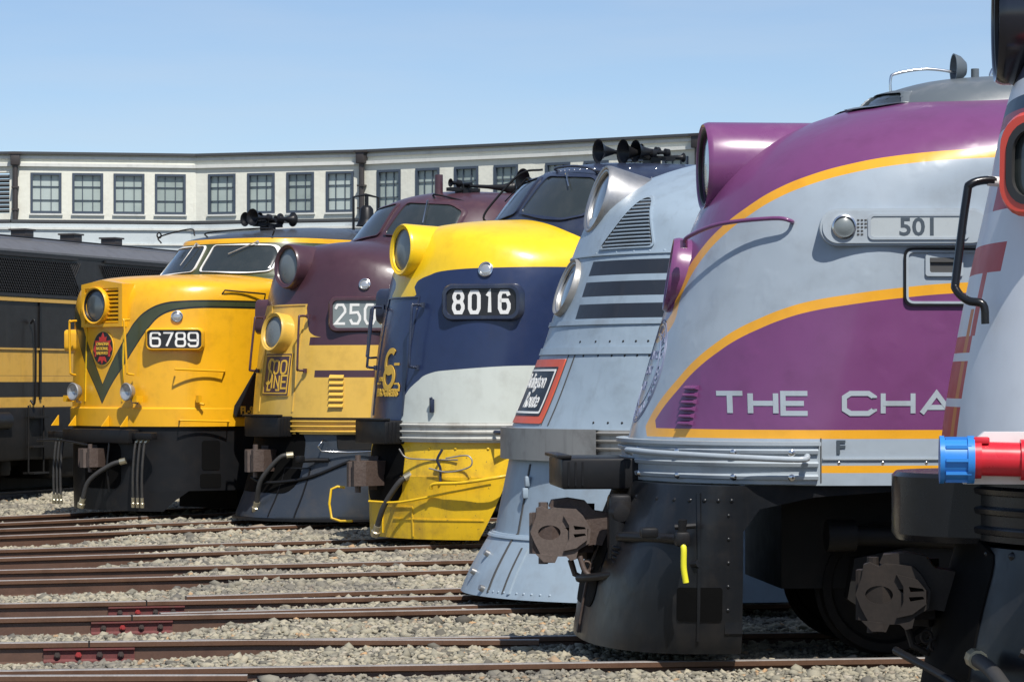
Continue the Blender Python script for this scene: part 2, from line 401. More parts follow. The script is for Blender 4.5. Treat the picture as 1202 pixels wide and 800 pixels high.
def ballast():
    # crushed stones: one mesh of many small irregular lumps (nobody could count them)
    ico_v = []; t = (1+5**.5)/2
    for a, b in ((-1,t),(1,t),(-1,-t),(1,-t)): ico_v.append((a,b,0))
    for a, b in ((-1,t),(1,t),(-1,-t),(1,-t)): ico_v.append((0,a,b))
    for a, b in ((t,-1),(t,1),(-t,-1),(-t,1)): ico_v.append((a,0,b))
    ico_v = np.array(ico_v)/math.hypot(1, t)
    ico_f = np.array([(0,11,5),(0,5,1),(0,1,7),(0,7,10),(0,10,11),(1,5,9),(5,11,4),(11,10,2),(10,7,6),(7,1,8),(3,9,4),(3,4,2),(3,2,6),(3,6,8),(3,8,9),(4,9,5),(2,4,11),(6,2,10),(8,6,7),(9,8,1)])
    pts = []
    y = 15.5
    while y < 50:
        st = .032+.0010*(y-15.5)
        x0 = -.195*y-.6; x1 = min(.2*y+.4, {0:9}.get(0) if y < 24 else .06*y-(y-24)*.13+1.5)
        n = int((x1-x0)/st)
        xs = np.linspace(x0, x1, n)+rng.uniform(-.5, .5, n)*st; ysn = y+rng.uniform(-.5, .5, n)*st
        pts.append(np.stack([xs, ysn, np.full(n, st)], 1)); y += st*.95
    P = np.concatenate(pts)
    keep = rng.random(len(P)) < .93
    for key, (x, y, p) in list(LOCO.items())+[('vacant', (-1.3, 29.0, 71))]:   # the rail heads are swept clear
        p = RAILPHI.get(key, p); d = (math.sin(R(p)), math.cos(R(p))); n = (d[1], -d[0])
        q = (P[:, 0]-x)*n[0]+(P[:, 1]-y)*n[1]
        for s in (-.755, NEAR.get(key, .755)): keep &= np.abs(q-s) > .05+P[:, 2]*.35
    P = P[keep]
    N = len(P); size = P[:, 2]*rng.lognormal(-.46, .33, N)
    big = rng.random(N) < .015; size[big] *= 1.5
    base = ico_v[None]*(1+rng.uniform(-.5, .38, (N, 12, 1)))
    sca = np.stack([rng.uniform(.8,1.35,N), rng.uniform(.7,1.1,N), rng.uniform(.42,.8,N)], 1)[:, None]
    base = base*sca
    a = rng.uniform(0, 6.283, N); tl = rng.uniform(-.8, .8, N)
    ca, sa, ct, st_ = np.cos(a), np.sin(a), np.cos(tl), np.sin(tl)
    x, yv, z = base[..., 0], base[..., 1], base[..., 2]
    yv, z = yv*ct[:, None]-z*st_[:, None], yv*st_[:, None]+z*ct[:, None]
    x, yv = x*ca[:, None]-yv*sa[:, None], x*sa[:, None]+yv*ca[:, None]
    s = size[:, None]
    gz = ground_z(P[:, 0], P[:, 1])+rng.uniform(-.004, .02, N)+.008*np.sin(P[:,0]*3.1+P[:,1]*1.7)
    co = np.stack([x*s+P[:, :1], yv*s+P[:, 1:2], z*s+gz[:, None]], -1).reshape(-1, 3)
    fc = (ico_f[None]+(np.arange(N)*12)[:, None, None]).reshape(-1, 3)
    me = bpy.data.meshes.new('ballast'); me.vertices.add(len(co)); me.vertices.foreach_set('co', co.astype(np.float32).ravel())
    me.loops.add(fc.size); me.loops.foreach_set('vertex_index', fc.astype(np.int32).ravel())
    me.polygons.add(len(fc)); me.polygons.foreach_set('loop_start', np.arange(0, fc.size, 3, dtype=np.int32))
    me.update(calc_edges=True)
    at = me.attributes.new('tone', 'FLOAT', 'POINT'); at.data.foreach_set('value', np.repeat(rng.random(N), 12).astype(np.float32))
    m = bpy.data.materials.new('crushed_stone'); m.use_nodes = True; nt = m.node_tree; E.nt = nt
    b = nt.nodes['Principled BSDF']; b.inputs['Roughness'].default_value = .9
    an = nt.nodes.new('ShaderNodeAttribute'); an.attribute_name = 'tone'
    cr = nt.nodes.new('ShaderNodeValToRGB'); nt.links.new(an.outputs['Fac'], cr.inputs[0])
    el = cr.color_ramp.elements; el[0].position = 0; el[0].color = (.085,.078,.062,1); el[1].position = 1; el[1].color = (.5,.31,.15,1)
    for p, c in ((.12,(.17,.158,.122)), (.35,(.31,.285,.205)), (.6,(.42,.375,.27)), (.8,(.26,.245,.185)), (.92,(.45,.40,.31)), (.965,(.27,.23,.17))):
        e = el.new(p); e.color = (*c, 1)
    tc = nt.nodes.new('ShaderNodeTexCoord')
    c = mixc(smooth(noise(tc.outputs['Object'], .5, 4, .65), .5, .68)*.6, cr.outputs[0], (.1,.092,.085))
    c = mixc(noise(tc.outputs['Object'], 90, 3, .6)*.35, c, (.12,.11,.1))
    nt.links.new(c, b.inputs['Base Color'])
    me.materials.append(m)
    o = bpy.data.objects.new('ballast', me); col.objects.link(o); tag(o, 'crushed grey stone ballast spread between and over the rails', 'gravel', kind='stuff')
ballast()

# ------------------------------------------------------------------ tracks
M['rail'] = mat('rail_steel', (.11,.06,.04), [(lambda U,V,Z: Z > -.045, (.13,.068,.04)), (lambda U,V,Z: Z > -.005, (.30,.285,.27))], rough=.45, dirt=.6, grain=.3, streak=.3)
M['redbar'] = mat('red_joint_paint', (.15,.04,.038), rough=.7, dirt=.95, dirt_col=(.1,.055,.04), dscale=14, grain=.4)
M['bolt'] = mat('rusty_bolt', (.05,.035,.03), rough=.6, dirt=.5)
M['redbolt'] = mat('red_bolt', (.3,.03,.03), rough=.5, dirt=.4)
RAIL = [(-.07,-.17),(.07,-.17),(.07,-.158),(.012,-.14),(.009,-.05),(.036,-.038),(.037,-.006),(.03,0),(-.03,0),(-.037,-.006),(-.036,-.038),(-.009,-.05),(-.012,-.14),(-.07,-.158)]
def rail(parent, p0, p1, name='rail'):
    """p0, p1 in world XY; parent sits at world (px, py, 0)"""
    ox, oy = parent.location.x, parent.location.y
    a = Vector((p0[0]-ox, p0[1]-oy, 0)); b = Vector((p1[0]-ox, p1[1]-oy, 0)); d = (b-a).normalized(); n = Vector((-d.y, d.x, 0))
    mb = MB(); N = len(RAIL)
    L = (b-a).length; k = max(2, int(L/2))
    rows = [[a+d*(L*i/k)+n*q+Vector((0,0,z)) for q, z in RAIL] for i in range(k+1)]
    mb.grid(rows, closed=True); mb.f += [tuple(range(N)), tuple(range(k*N, k*N+N))]
    return mb.build(name, M['rail'], parent, angle=25)
def joint(railob, parent, pa, pb, cx, L=.62, red=True, nb=4):
    """bolted fish plate on the side of the rail that faces the camera, centred at world x = cx"""
    pa, pb = Vector((*pa, 0)), Vector((*pb, 0)); d = (pb-pa).normalized(); 
    c = pa+d*((cx-pa.x)/d.x); n = Vector((d.y, -d.x, 0))
    if n.y > 0: n = -n
    Fr = lambda s, t, z: (c+d*s+n*t+Vector((0,0,z)))-parent.location
    mb = MB(); prof = [(.010,-.046),(.05,-.046),(.05,-.058),(.028,-.066),(.026,-.125),(.05,-.14),(.05,-.15),(.01,-.15)]
    rows = [[Fr(s, t, z) for t, z in prof] for s in (-L/2, L/2)]
    mb.grid(rows, closed=True); mb.f += [tuple(range(8)), tuple(range(8, 16))]
    jb = mb.build('joint_bar', M['redbar'] if red else M['rail'], railob, angle=25)
    for i in range(nb):
        s = (i-(nb-1)/2)*L/nb*.93; q = MB(); F = frame(Fr(s, .026, -.095), n)
        q.prism(F, circ(.024, 6), 0, .022); q.prism(F, circ(.013, 10), .02, .04)
        q.build('bolt', M['redbolt'] if (i in (1,) and red) else M['bolt'], jb)
    g = MB(); g.box(Fr(-.0, 0, -.02), (.012,.076,.05), Matrix.Rotation(math.atan2(d.y, d.x), 3, 'Z')); g.build('joint_gap', M['truck'], jb)

TR = {}
def track(key, x, y, phi, fwd, back, label):
    d = Vector((math.sin(R(phi)), math.cos(R(phi)), 0)); n = Vector((math.cos(R(phi)), -math.sin(R(phi)), 0))
    c = Vector((x, y, 0)); st = c-d*fwd; root = empty('railway_track', st)
    tag(root, label, 'railway track', 'tracks fanning out from the turntable')
    out = []
    for s in (-1, 1):
        g_ = NEAR.get(key, .755) if s > 0 else .755; a = st+n*g_*s; b = c+d*back+n*g_*s
        out.append((rail(root, a[:2], b[:2]), a[:2], b[:2]))
    TR[key] = (root, out)
lab = {'yellowblack': 'rusty track carrying the dark unit with yellow bands, farthest left',
 'yellow': 'rusty track leading to the bright yellow number 6789 locomotive',
 'maroon': 'rusty track leading to the maroon and yellow locomotive',
 'blue': 'rusty track leading to the blue and yellow number 8016 locomotive',
 'silver': 'rusty track leading under the flared grey pilot of the striped grey locomotive',
 'purple': 'rusty track leading under the purple and grey number 501 locomotive',
 'white': 'track in shadow under the white locomotive at the right edge'}
FW = {'yellowblack': 17, 'yellow': 15, 'maroon': 14, 'blue': 13, 'silver': 13, 'purple': 12, 'white': 12}
for k_, (x, y, p) in LOCO.items(): track(k_, x, y, RAILPHI.get(k_, p), FW[k_], 19, lab[k_])
track('vacant', -1.3, 29.0, 71, 13, 20, 'empty rusty track between the grey striped and the blue locomotives')

# ------------------------------------------------------------------ roundhouse
M['brickwhite'] = mat('whitewashed_brick', (.69,.69,.60), rough=.85, dirt=.3, dirt_col=(.5,.46,.38), streak=.25, bump=.01, bscale=6, dscale=1.2)
M['trimwhite'] = mat('trim_white', (.6,.61,.57), rough=.7, dirt=.3)
M['palewall'] = mat('pale_lower_wall', (.48,.53,.54), rough=.8, dirt=.5, dirt_col=(.3,.33,.34), dscale=1)
M['coping'] = mat('dark_coping', (.05,.055,.06), rough=.7, dirt=.4)
M['steelblue'] = mat('window_frame_paint', (.05,.068,.095), rough=.5, dirt=.3)
M['pane'] = mat('frosted_pane', (.36,.42,.39), rough=.3, coat=.3, dirt=.35, dirt_col=(.2,.25,.24), dscale=1.5)
M['pane_bright'] = mat('frosted_pane_clean', (.42,.48,.45), rough=.25, coat=.4, dirt=.3, dirt_col=(.3,.35,.33), dscale=2)
M['pane_dim'] = mat('frosted_pane_grimy', (.29,.345,.32), rough=.35, coat=.3, dirt=.5, dirt_col=(.17,.2,.19), dscale=2)
M['downpipe'] = mat('downpipe', (.045,.038,.036), rough=.5, dirt=.4)
def build_roundhouse():
    F_ = 3300
    V_ = [(-190, 102.2), (18, 101.3), (230, 102.3), (427, 100.5), (628, 97.2), (822, 93.8), (1010, 89), (1190, 83)]   # corners of the bays: bearing and distance
    P = [Vector(((x-601)/F_*z, z, 0)) for x, z in V_]
    top, ledge = 10.1, 7.68
    root = empty('roundhouse', P[2]); tag(root, 'long curved whitewashed brick roundhouse with rows of clerestory windows', 'building')
    O = P[2]
    def bay(i, wins, down):
        a, b = P[i]-O, P[i+1]-O; d = (b-a); L = d.length; d.normalize(); n = Vector((d.y, -d.x, 0))
        if n.y > 0: n = -n
        B = lambda s, t, z: a+d*s+n*t+Vector((0,0,z))
        rot = Matrix.Rotation(math.atan2(d.y, d.x), 3, 'Z')
        holes = []
        z0, z1 = 7.98, 9.44
        for s, w_, k in wins: holes.append([(s-w_/2, z0), (s+w_/2, z0), (s+w_/2, z1), (s-w_/2, z1)])
        FF = lambda s_, z_, c: B(s_, c, z_)
        mb = MB(); mb.prism(FF, [(0,ledge),(L,ledge),(L,top),(0,top)], 0, -.35, holes)
        wl = mb.build('wall', M['brickwhite'], root, angle=20)
        mb = MB(); mb.box(B(L/2, .05, 9.72), (L, .1, .12), rot); mb.box(B(L/2, .03, 9.98), (L+.02, .06, .1), rot); mb.build('string_course', M['trimwhite'], root)
        mb = MB(); mb.box(B(L/2, 0, top+.04), (L+.1, .34, .09), rot); mb.build('coping', M['coping'], root)
        mb = MB(); mb.box(B(L/2, .45, ledge-.04), (L+.25, 1.1, .1), rot); mb.build('ledge', M['coping'], root)
        mb = MB(); mb.box(B(L/2, .85, ledge/2-.3), (L+.3, .3, ledge+.35), rot); mb.build('lower_wall', M['palewall'], root)
        mb = MB(); mb.box(B(L/2, 1.03, ledge-.85), (L+.3, .06, .06), rot); mb.box(B(L/2, 1.03, ledge-.3), (L+.3, .08, .08), rot); mb.build('fascia', M['trimwhite'], root)
        for s, w_, kind in wins:
            if kind == 'louver':
                mb = MB()
                for q in range(9): mb.box(B(s, -.06, z0+.08+q*.155), (w_, .1, .09), rot @ Matrix.Rotation(R(-35), 3, 'X'))
                mb.build('louver', M['coping'], root); continue
            cz = (z0+z1)/2; h = z1-z0
            wf = MB(); t = .085
            wf.prism(FF, [(s-w_/2,z0),(s+w_/2,z0),(s+w_/2,z1),(s-w_/2,z1)], .035, -.1, [[(s-w_/2+t,z0+t),(s+w_/2-t,z0+t),(s+w_/2-t,z1-t),(s-w_/2+t,z1-t)]])
            for q in (1, 2):
                wf.box(B(s-w_/2+w_*q/3, -.07, cz), (.026,.03,h-.1), rot); wf.box(B(s, -.072, z0+h*q/3), (w_-.1,.028,.026), rot)
            win = wf.build('window', M['steelblue'], root)
            MB().box(B(s, -.11, cz), (w_-.06,.02,h-.06), rot).build('pane', M[('pane','pane','pane_bright','pane_dim')[int(s*7.3+i*3) % 4]], win)
            MB().box(B(s, .03, z0-.04), (w_+.08,.1,.06), rot).build('sill', M['trimwhite'], win)
        if down:
            mb = MB(); mb.tube([B(0,.14,top-.3), B(0,.14,ledge)], .1, 10); mb.box(B(0,.15,top-.2), (.34,.3,.42), rot, bev=.03); mb.box(B(0,.15,top+.02), (.46,.36,.08), rot)
            for z in (8.1, 8.9): mb.box(B(0,.14,z), (.27,.24,.06), rot)
            mb.build('downspout', M['downpipe'], root)
    def span(i, xs, w_=34):
        # window centres given as bearings -> distance along the bay
        a, b = P[i], P[i+1]; out = []
        for x in xs:
            k = (x-601)/F_; d = b-a; t = (k*a.y-a.x)/(d.x-k*d.y)
            z = a.y+t*d.y; out.append((t*d.length, (w_ if isinstance(w_, (int, float)) else w_)*z/F_, 'w'))
        return out
    sp = span(0, [-3]); bay(0, [(sp[0][0], .9, 'louver')]+span(0, [-150,-105,-60], 36), False)
    bay(1, span(1, [54, 103, 151.5, 200], 36), True)
    bay(2, span(2, [260.5, 306.5, 352.5, 399], 34.5), False)
    bay(3, span(3, [456.5, 502, 547.5, 594], 32.5), True)
    bay(4, span(4, [655, 700, 745, 793], 34), False)
    bay(5, span(5, [870, 915, 960], 34), True)
    bay(6, span(6, [1050, 1100, 1150], 34), False)
build_roundhouse()
# crossing rails near the turntable and the painted fish plates
def px_ground(px, y): Z = 1.9*3300/(y-448); return ((px-601)/3300*Z, Z)
def line_rail(key, w0, w1, name='crossing_rail'):
    return rail(TR[key][0], w0, w1, name)
line_rail('silver', (-2.9, 25.0), (.6, 26.4)); line_rail('silver', (-2.9, 23.17), (.4, 24.25)); line_rail('purple', (-2.4, 20.78), (.2, 20.78))
line_rail('purple', (-4.6, 18.2), (-1.72, 18.28))
for key, k, cx in (('silver', 0, -3.18), ('silver', 1, -3.1), ('purple', 0, -3.1)):
    ro, pa, pb = TR[key][1][k]; joint(ro, TR[key][0], pa, pb, cx, .66)
ro, pa, pb = TR['purple'][1][1]
# ------------------------------------------------------------------ locomotive builder
class Loco:
    def __init__(s, key, label):
        x, y, p = LOCO[key]; s.key = key
        s.root = empty('diesel_locomotive', (x, y, 0), R(90-p)); tag(s.root, label, 'locomotive', 'locomotives standing nose to nose around the turntable')
        s.bv = []; s.bvt = None
    def surf(s, mb, w=None):
        s.bv.append(([Vector(v) for v in mb.v], list(mb.f))); s.bvt = None
    def tree(s):
        if s.bvt is None:
            vs = []; fs = []
            for v, f in s.bv: o = len(vs); vs += v; fs += [tuple(i+o for i in q) for q in f]
            s.bvt = BVHTree.FromPolygons(vs, fs)
        return s.bvt
    def hit(s, p, d, far=3.):
        """nearest body point looking along d through p, with its outward normal"""
        d = Vector(d).normalized(); p = Vector(p)
        loc, n, i, t = s.tree().ray_cast(p-d*far, d, far*2+2)
        if loc is None: return None
        if n.dot(d) > 0: n = -n
        return loc, n
    def F(s, p, d, up=(0,0,1), flatn=None, push=0):
        """frame on the body at the point seen along d"""
        h = s.hit(p, d)
        if h is None: print('MISS', s.key, p, d); h = (Vector(p), -Vector(d).normalized())
        n = Vector(flatn) if flatn is not None else h[1]
        f = frame(h[0]+n.normalized()*push, n, up); return f
    def decal(s, mb, vf, c, d, off=.004, thick=.003, up=(0,0,1), right=None, lean=0.):
        """drape 2-D shape vf (metres) onto the body, looking along d, centred at c"""
        vs, fs = vf; d = Vector(d).normalized(); c = Vector(c)
        r = Vector(right).normalized() if right is not None else Vector(up).cross(d).normalized(); u = d.cross(r).normalized()
        top = []; bot = []; last = None
        for a, b in vs:
            p = c+r*a+u*b; h = s.hit(p, d)
            if h is None: h = last or (p, -d)
            last = h
            top.append(h[0]-d*off/max(.35, abs(h[1].dot(d)))); bot.append(h[0]-d*(off-thick)/max(.35, abs(h[1].dot(d))))
        slab(mb, top, bot, fs)
    def part(s, name, mb, m, parent=None, angle=32, **k):
        return mb.build(name, M[m] if isinstance(m, str) else m, parent or s.root, flip=True, angle=angle, **k)

def ribs(mb, prof, bottom, n=2., W=1.53, uend=None, nt=4, na=26, sides=8):
    """blunt nose: centre profile point (uc, zc) swept to the side line point (ue, ze), then the side sheet down to `bottom`"""
    P = catmull(prof, nt); rows = []
    for p in P:
        uc, zc, ue, ze = p[:4]; w_ = p[4] if len(p) > 4 else W; nn = p[5] if len(p) > 5 else n
        row = []
        for k in range(na+1):
            a = math.pi/2*k/na; ca, sa = max(0, math.cos(a))**(2/nn), max(0, math.sin(a))**(2/nn)
            row.append((ue+(uc-ue)*ca, w_*sa, ze+(zc-ze)*ca))
        zb = bottom(ue) if callable(bottom) else bottom
        for k in range(1, sides+1):
            row.append((ue, w_, lerp(ze, min(zb, ze), k/sides)))
        rows.append([(a, -b, c) for a, b, c in row[:0:-1]]+row)
    mb.grid(rows)
    return rows
def level_body(mb, levels, uend, n=2.2, na=26, back=True, ns=3, cap=True, ucut=None):
    """stack of plan contours (z, u0, L, W[, n]) with straight sides back to uend"""
    L_ = catmull(levels, ns) if ns > 1 else levels; rows = []
    for l in L_:
        z, u0, L, W = l[:4]; nn = l[4] if len(l) > 4 else n; W = max(W, 0.001)
        row = []
        am = math.pi/2
        if ucut is not None: am = math.acos(max(0, min(1, 1-(ucut(z)-u0)/L))**(nn/2))
        for k in range(na+1):
            a = am*k/na; row.append((u0+L*(1-max(0, math.cos(a))**(2/nn)), W*max(0, math.sin(a))**(2/nn), z))
        ue = uend(z) if callable(uend) else uend
        for k in range(1, 5 if ucut is None else 1): row.append((lerp(u0+L, max(ue, u0+L+.001), k/4), W, z))
        rows.append([(a, -b, c) for a, b, c in row[:0:-1]]+row)
    base = len(mb.v); mb.grid(rows, closed=back)
    if cap:
        nc = len(rows[0]); mb.f.append(tuple(base+i for i in range(nc))); mb.f.append(tuple(base+(len(rows)-1)*nc+i for i in range(nc)))
    return rows
def headlight(L, name, F, r, back, m, rim=.045, flare=1.0, rimmat=None, lens='lens', tilt=None, ringmat=None, conic=None, depth=.05):
    """barrel headlight: F at the face centre pointing forward; barrel runs back into the nose"""
    mb = MB()
    prof = [(r*.86, -depth), (r*.88, -.012), (r*.92, 0), (r*.97, .004), (r, -.012), (r*1.02, -.035), (r*1.02, -back*.18)]+[(r*(1.02+(flare-1)*t**2.2), -back*(.18+.82*t)) for t in (.15,.3,.45,.6,.72,.83,.92,1.)]
    for q in range(len(prof)-1):   # the skirt drops and widens towards the back while the top line stays level
        pass
    rows = []
    for q, (rr, c) in enumerate(prof):
        dr = max(0, rr-r*1.02)*(1. if c < -.04 else 0)
        rows.append([F(rr*math.cos(2*math.pi*k/44), rr*math.sin(2*math.pi*k/44)-dr, c) for k in range(44)])
    mb.grid(rows, closed=True); h = L.part(name, mb, m, angle=50)
    mb = MB(); mb.lathe(F, [(0, -.02), (r*.5, -.026), (r*.8, -.042), (r*.87, -.05)], 40); L.part('lens', mb, lens, h)
    mb = MB(); mb.lathe(F, [(r*.8, -.03), (r*.83, -.012), (r*.88, -.008), (r*.9, -.03)], 40); L.part('lens_ring', mb, ringmat or 'black', h)
    return h
def number_board(L, F, w, h, text, face, rimm, txtm, th, cw, gap, sw, k=.18, arc=3, depth=.3, r=None, slant=0., out=.05, widths=None, rimw=.055, txtx=0.):
    r = r or h*.3
    mb = MB(); o = rrect(w+2*rimw, h+2*rimw, r+rimw*.6); i = rrect(w, h, r); o2 = rrect(w+2*rimw-.04, h+2*rimw-.04, r+rimw*.6-.02)
    vs = [F(a, b, -depth) for a, b in [(x*1.04, y*1.08) for x, y in o]]+[F(a, b, out-.025) for a, b in o]+[F(a, b, out) for a, b in o2]+[F(a, b, out) for a, b in [(x*1.02, y*1.03) for x, y in i]]+[F(a, b, out-.03) for a, b in i]
    n = len(o); fs = [(q*n+j, q*n+(j+1) % n, (q+1)*n+(j+1) % n, (q+1)*n+j) for q in range(4) for j in range(n)]
    mb.add(vs, fs); b = L.part('number_board', mb, rimm, angle=40)
    mb = MB(); mb.prism(F, rrect(w+.01, h+.01, r), out-.045, out-.028); L.part('number_glass', mb, face, b)
    ws = word(text, th, cw, gap, sw, k, arc, widths, slant)
    mb = MB()
    for i_, (v, f) in enumerate(ws): flat(mb, F, ([(a+txtx, b_) for a, b_ in v], f), out-.0275, out-.0245+i_*.0004)
    L.part('number', mb, txtm, b, angle=20)
    return b
def coupler(L, u, z, v=0., s=1., m='castiron', swing=0., knuckle='castgrey', side=False):
    """knuckle coupler seen from the side: head with guard arm, slotted lug, knuckle, shank"""
    rot = Matrix.Rotation(R(swing), 3, 'Z')
    def W(a, b, c): q = rot @ Vector((a*s, b*s, 0)); return Vector((u+q.x, v+q.y, z+c*s))
    # head body plan outline (a forward negative), extruded vertically
    mb = MB()
    plan = [(.0,-.09),(-.14,-.12),(-.26,-.21),(-.36,-.2),(-.33,-.12),(-.24,-.04),(-.24,.05),(-.32,.1),(-.44,.16),(-.44,.23),(-.3,.26),(-.14,.19),(0,.1)]
    FV = lambda a, b, c: W(a, b, c)
    mb.prism(FV, plan, -.14, .15)
    mb.box(W(.3, 0, 0), (.62*s, .17*s, .17*s)); 
    mb.prism(FV, [(.02,-.14),(-.08,-.2),(-.14,-.14),(-.04,-.08)], -.2, .2)
    c = L.part('coupler', mb, m, angle=30)
    mb = MB()
    mb.prism(FV, [(-.3,.1),(-.25,.02),(-.29,-.05),(-.38,-.07),(-.45,-.02),(-.46,.09),(-.38,.14)], -.15, .14)
    mb.tube([W(-.36,.13,-.22), W(-.36,.13,.22)], .035*s, 10)
    L.part('knuckle', mb, knuckle, c, angle=30)
    if not side: return c
    # near side cheek with oval slot
    FF = lambda a, b, c_: W(a-.2, .2+c_, b)
    out = [(-.22,.11),(-.255,.01),(-.225,-.065),(-.19,-.13),(-.16,-.205),(-.08,-.205),(-.06,-.16),(0,-.16),(.03,-.19),(.07,-.18),(.085,-.115),(.165,-.065),(.175,.035),(.12,.13),(.07,.177),(-.09,.187),(-.12,.17),(-.175,.195),(-.21,.18)]
    hl = [circ(.08, 22, .052, (-.12,.01)), [(.05,.06),(.13,.05),(.14,.035),(.06,.03)], [(.05,.0),(.13,.005),(.14,-.01),(.06,-.025)]]
    mb = MB(); mb.prism(FF, out, -.1, .06, hl)
    mb.prism(FF, [(-.02,.13),(.1,.1),(.15,.04),(.15,-.04),(.07,-.1),(-.02,-.12),(.02,-.03),(.02,.06)], .06, .085, [[(.05,.06),(.13,.05),(.14,.035),(.06,.03)], [(.05,.0),(.13,.005),(.14,-.01),(.06,-.025)]])
    mb.prism(FF, [(-.22,-.14),(-.1,-.15),(-.09,-.2),(-.16,-.2)], .055, .08)
    L.part('guard_arm', mb, knuckle, c, angle=30)
    mb = MB(); mb.prism(FF, circ(.078, 22, .05, (-.12,.01)), -.05, -.015); mb.prism(FF, rrect(.11,.12,.02), -.05, -.015) if False else None; L.part('slot_shade', mb, 'void', c)  # dark filler disc that paints the shade inside the oval slot
    mb = MB(); mb.prism(FF, [(-.12,.19),(-.1,.235),(.02,.25),(.14,.23),(.2,.16),(.34,.14),(.34,-.1),(.2,-.08),(.1,-.1),(.0,.1)], -.22, -.02); L.part('shank_head', mb, m, c, angle=30)
    for q_ in range(3):
        mb = MB(); cx_ = .0+.05*q_; cz_ = -.24-.045*q_; mb.tube([W(cx_-.05+.03*math.cos(t), .12+.01*q_, cz_+.035*math.sin(t)) for t in np.linspace(0, 6.28, 12)[:-1]], .012*s, 6, closed=True); L.part('chain_link', mb, m, c, angle=60)
    mb = MB(); mb.tube([W(-.16,.0,-.2), W(-.13,.03,-.3), W(-.05,.02,-.34), W(.02,.0,-.28)], .022*s, 8); L.part('lift_link', mb, m, c)
    return c
def hose(L, pts, r=.022, fit=True, m='rubber', seg=7):
    P = catmull(pts, seg); mb = MB(); mb.tube(P, r, 10); h = L.part('air_hose', mb, m, angle=60)
    if fit:
        mb = MB(); a, b = Vector(P[-1]), Vector(P[-3]); d = (a-b).normalized(); mb.tube([a-d*.05, a+d*.02, a+d*.03, a+d*.09], [r*1.3, r*1.3, r*1.7, r*1.5], 10)
        L.part('hose_fitting', mb, 'brass', h); mb = MB()
        a, b = Vector(P[0]), Vector(P[2]); d = (a-b).normalized(); mb.tube([a-d*.05, a+d*.04], r*1.35, 10)
        L.part('hose_fitting', mb, 'brass', h)
    return h
def rod(L, name, pts, r, m, feet=True, seg=6, smoothp=True):
    P = catmull(pts, seg) if smoothp and len(pts) > 2 else pts; mb = MB(); mb.tube(P, r, 8)
    if feet:
        for p in (P[0], P[-1]): mb.tube([Vector(p)+Vector((0,0,-.028)), Vector(p)+Vector((0,0,.028))], r*1.8, 8)
    return L.part(name, mb, m, angle=60)
def truck(L, u0, n_ax=2, wb=2.7, deep=True):
    for k in range(n_ax):
        for sd_ in (-1, 1):
            F = frame((u0+k*wb, sd_*.72, .46), (0, sd_, 0)); mb = MB()
            mb.lathe(F, [(0,.02),(.1,.08),(.18,.03),(.38,.0),(.4,.06),(.46,.06),(.46,-.07),(.49,-.08),(.49,-.1)], 40)
            L.part('wheel', mb, 'wheel', angle=40)
    for sd_ in (-1, 1):
        F = frame((u0+wb*(n_ax-1)/2, sd_*1.02, .5), (0, sd_, 0), (0,0,1)); mb = MB(); h = wb*(n_ax-1)/2
        mb.prism(F, [(-h-.35,-.1),(-h-.3,.18),(-h+.3,.3),(-.6,.12),(-.45,-.12),(.45,-.12),(.6,.12),(h-.3,.3),(h+.3,.18),(h+.35,-.1),(h+.2,-.2),(h-.2,-.2),(h-.35,.0),(.75,-.02),(.55,-.27),(-.55,-.27),(-.75,-.02),(-h+.35,.0),(-h+.2,-.2),(-h-.2,-.2)], -.06, .07)
        sf = L.part('truck_frame', mb, 'truck', angle=30)
        mb = MB()
        for k in range(n_ax):
            mb = MB(); mb.box((u0+k*wb, sd_*1.12, .47), (.34,.16,.34), bev=.04); L.part('journal_box', mb, 'truck', sf)
        for q in (-.25, 0, .25):
            mb = MB(); x = u0+wb*(n_ax-1)/2+q
            mb.tube([(x+.085*math.cos(t*.7), sd_*1.08+.085*math.sin(t*.7), .3+t*.0075) for t in range(36)], .018, 6); L.part('spring', mb, 'truck', sf, angle=60)
        mb = MB(); mb.tube([(u0-.3, sd_*1.1, .84), (u0+wb*.35, sd_*1.1, .8)], .07, 12); mb.tube([(u0-.5, sd_*1.1, .84), (u0-.3, sd_*1.1, .84)], .11, 12); L.part('brake_cylinder', mb, 'truck', sf)
def underframe_box(L, u0, u1, z0=.35, z1=1.25, w_=1.5):
    mb = MB(); mb.box(((u0+u1)/2, 0, (z0+z1)/2+.1), (u1-u0, w_, z1-z0)); L.part('underframe', mb, 'truck')  # plain dark box under the body, also used to add shade there
def rivets(L, name, pts, d, r, m, parent=None, push=0., seg=8):
    if 1 < len(pts) <= 8:
        for p in pts: rivets(L, 'rivet', [p], d, r, m, parent, push, seg)
        return
    mb = MB()
    for p in pts:
        h = L.hit(p, d)
        if h: F = frame(h[0]+h[1]*push, h[1] if abs(h[1].z) < .99 else (0,1,0)); mb.lathe(F, [(0, r*.6), (r*.6, r*.5), (r, 0)], seg)
    if mb.v: return L.part(name, mb, m, parent, angle=60)
def strip(L, name, pts, wd, d, m, off=.006, thick=.006, closed=False, step=.06, parent=None, up=(0,0,1)):
    """narrow band draped on the body along 2-D points measured in the plane facing d (a to the right, b up), absolute coordinates"""
    mb = MB(); L.decal(mb, ribbon(pts, wd, closed, step), (0,0,0), d, off, thick, up); return L.part(name, mb, m, parent, angle=40)
SIDE = (0, -1, 0)         # looking at the near side: right = +u, up = z  (a = u, b = z)
FRONT = (1, 0, 0)         # looking at the nose from ahead: a = v, b = z
def F_side(u, z, v=1.53): return frame((u, v, z), (0, 1, 0))

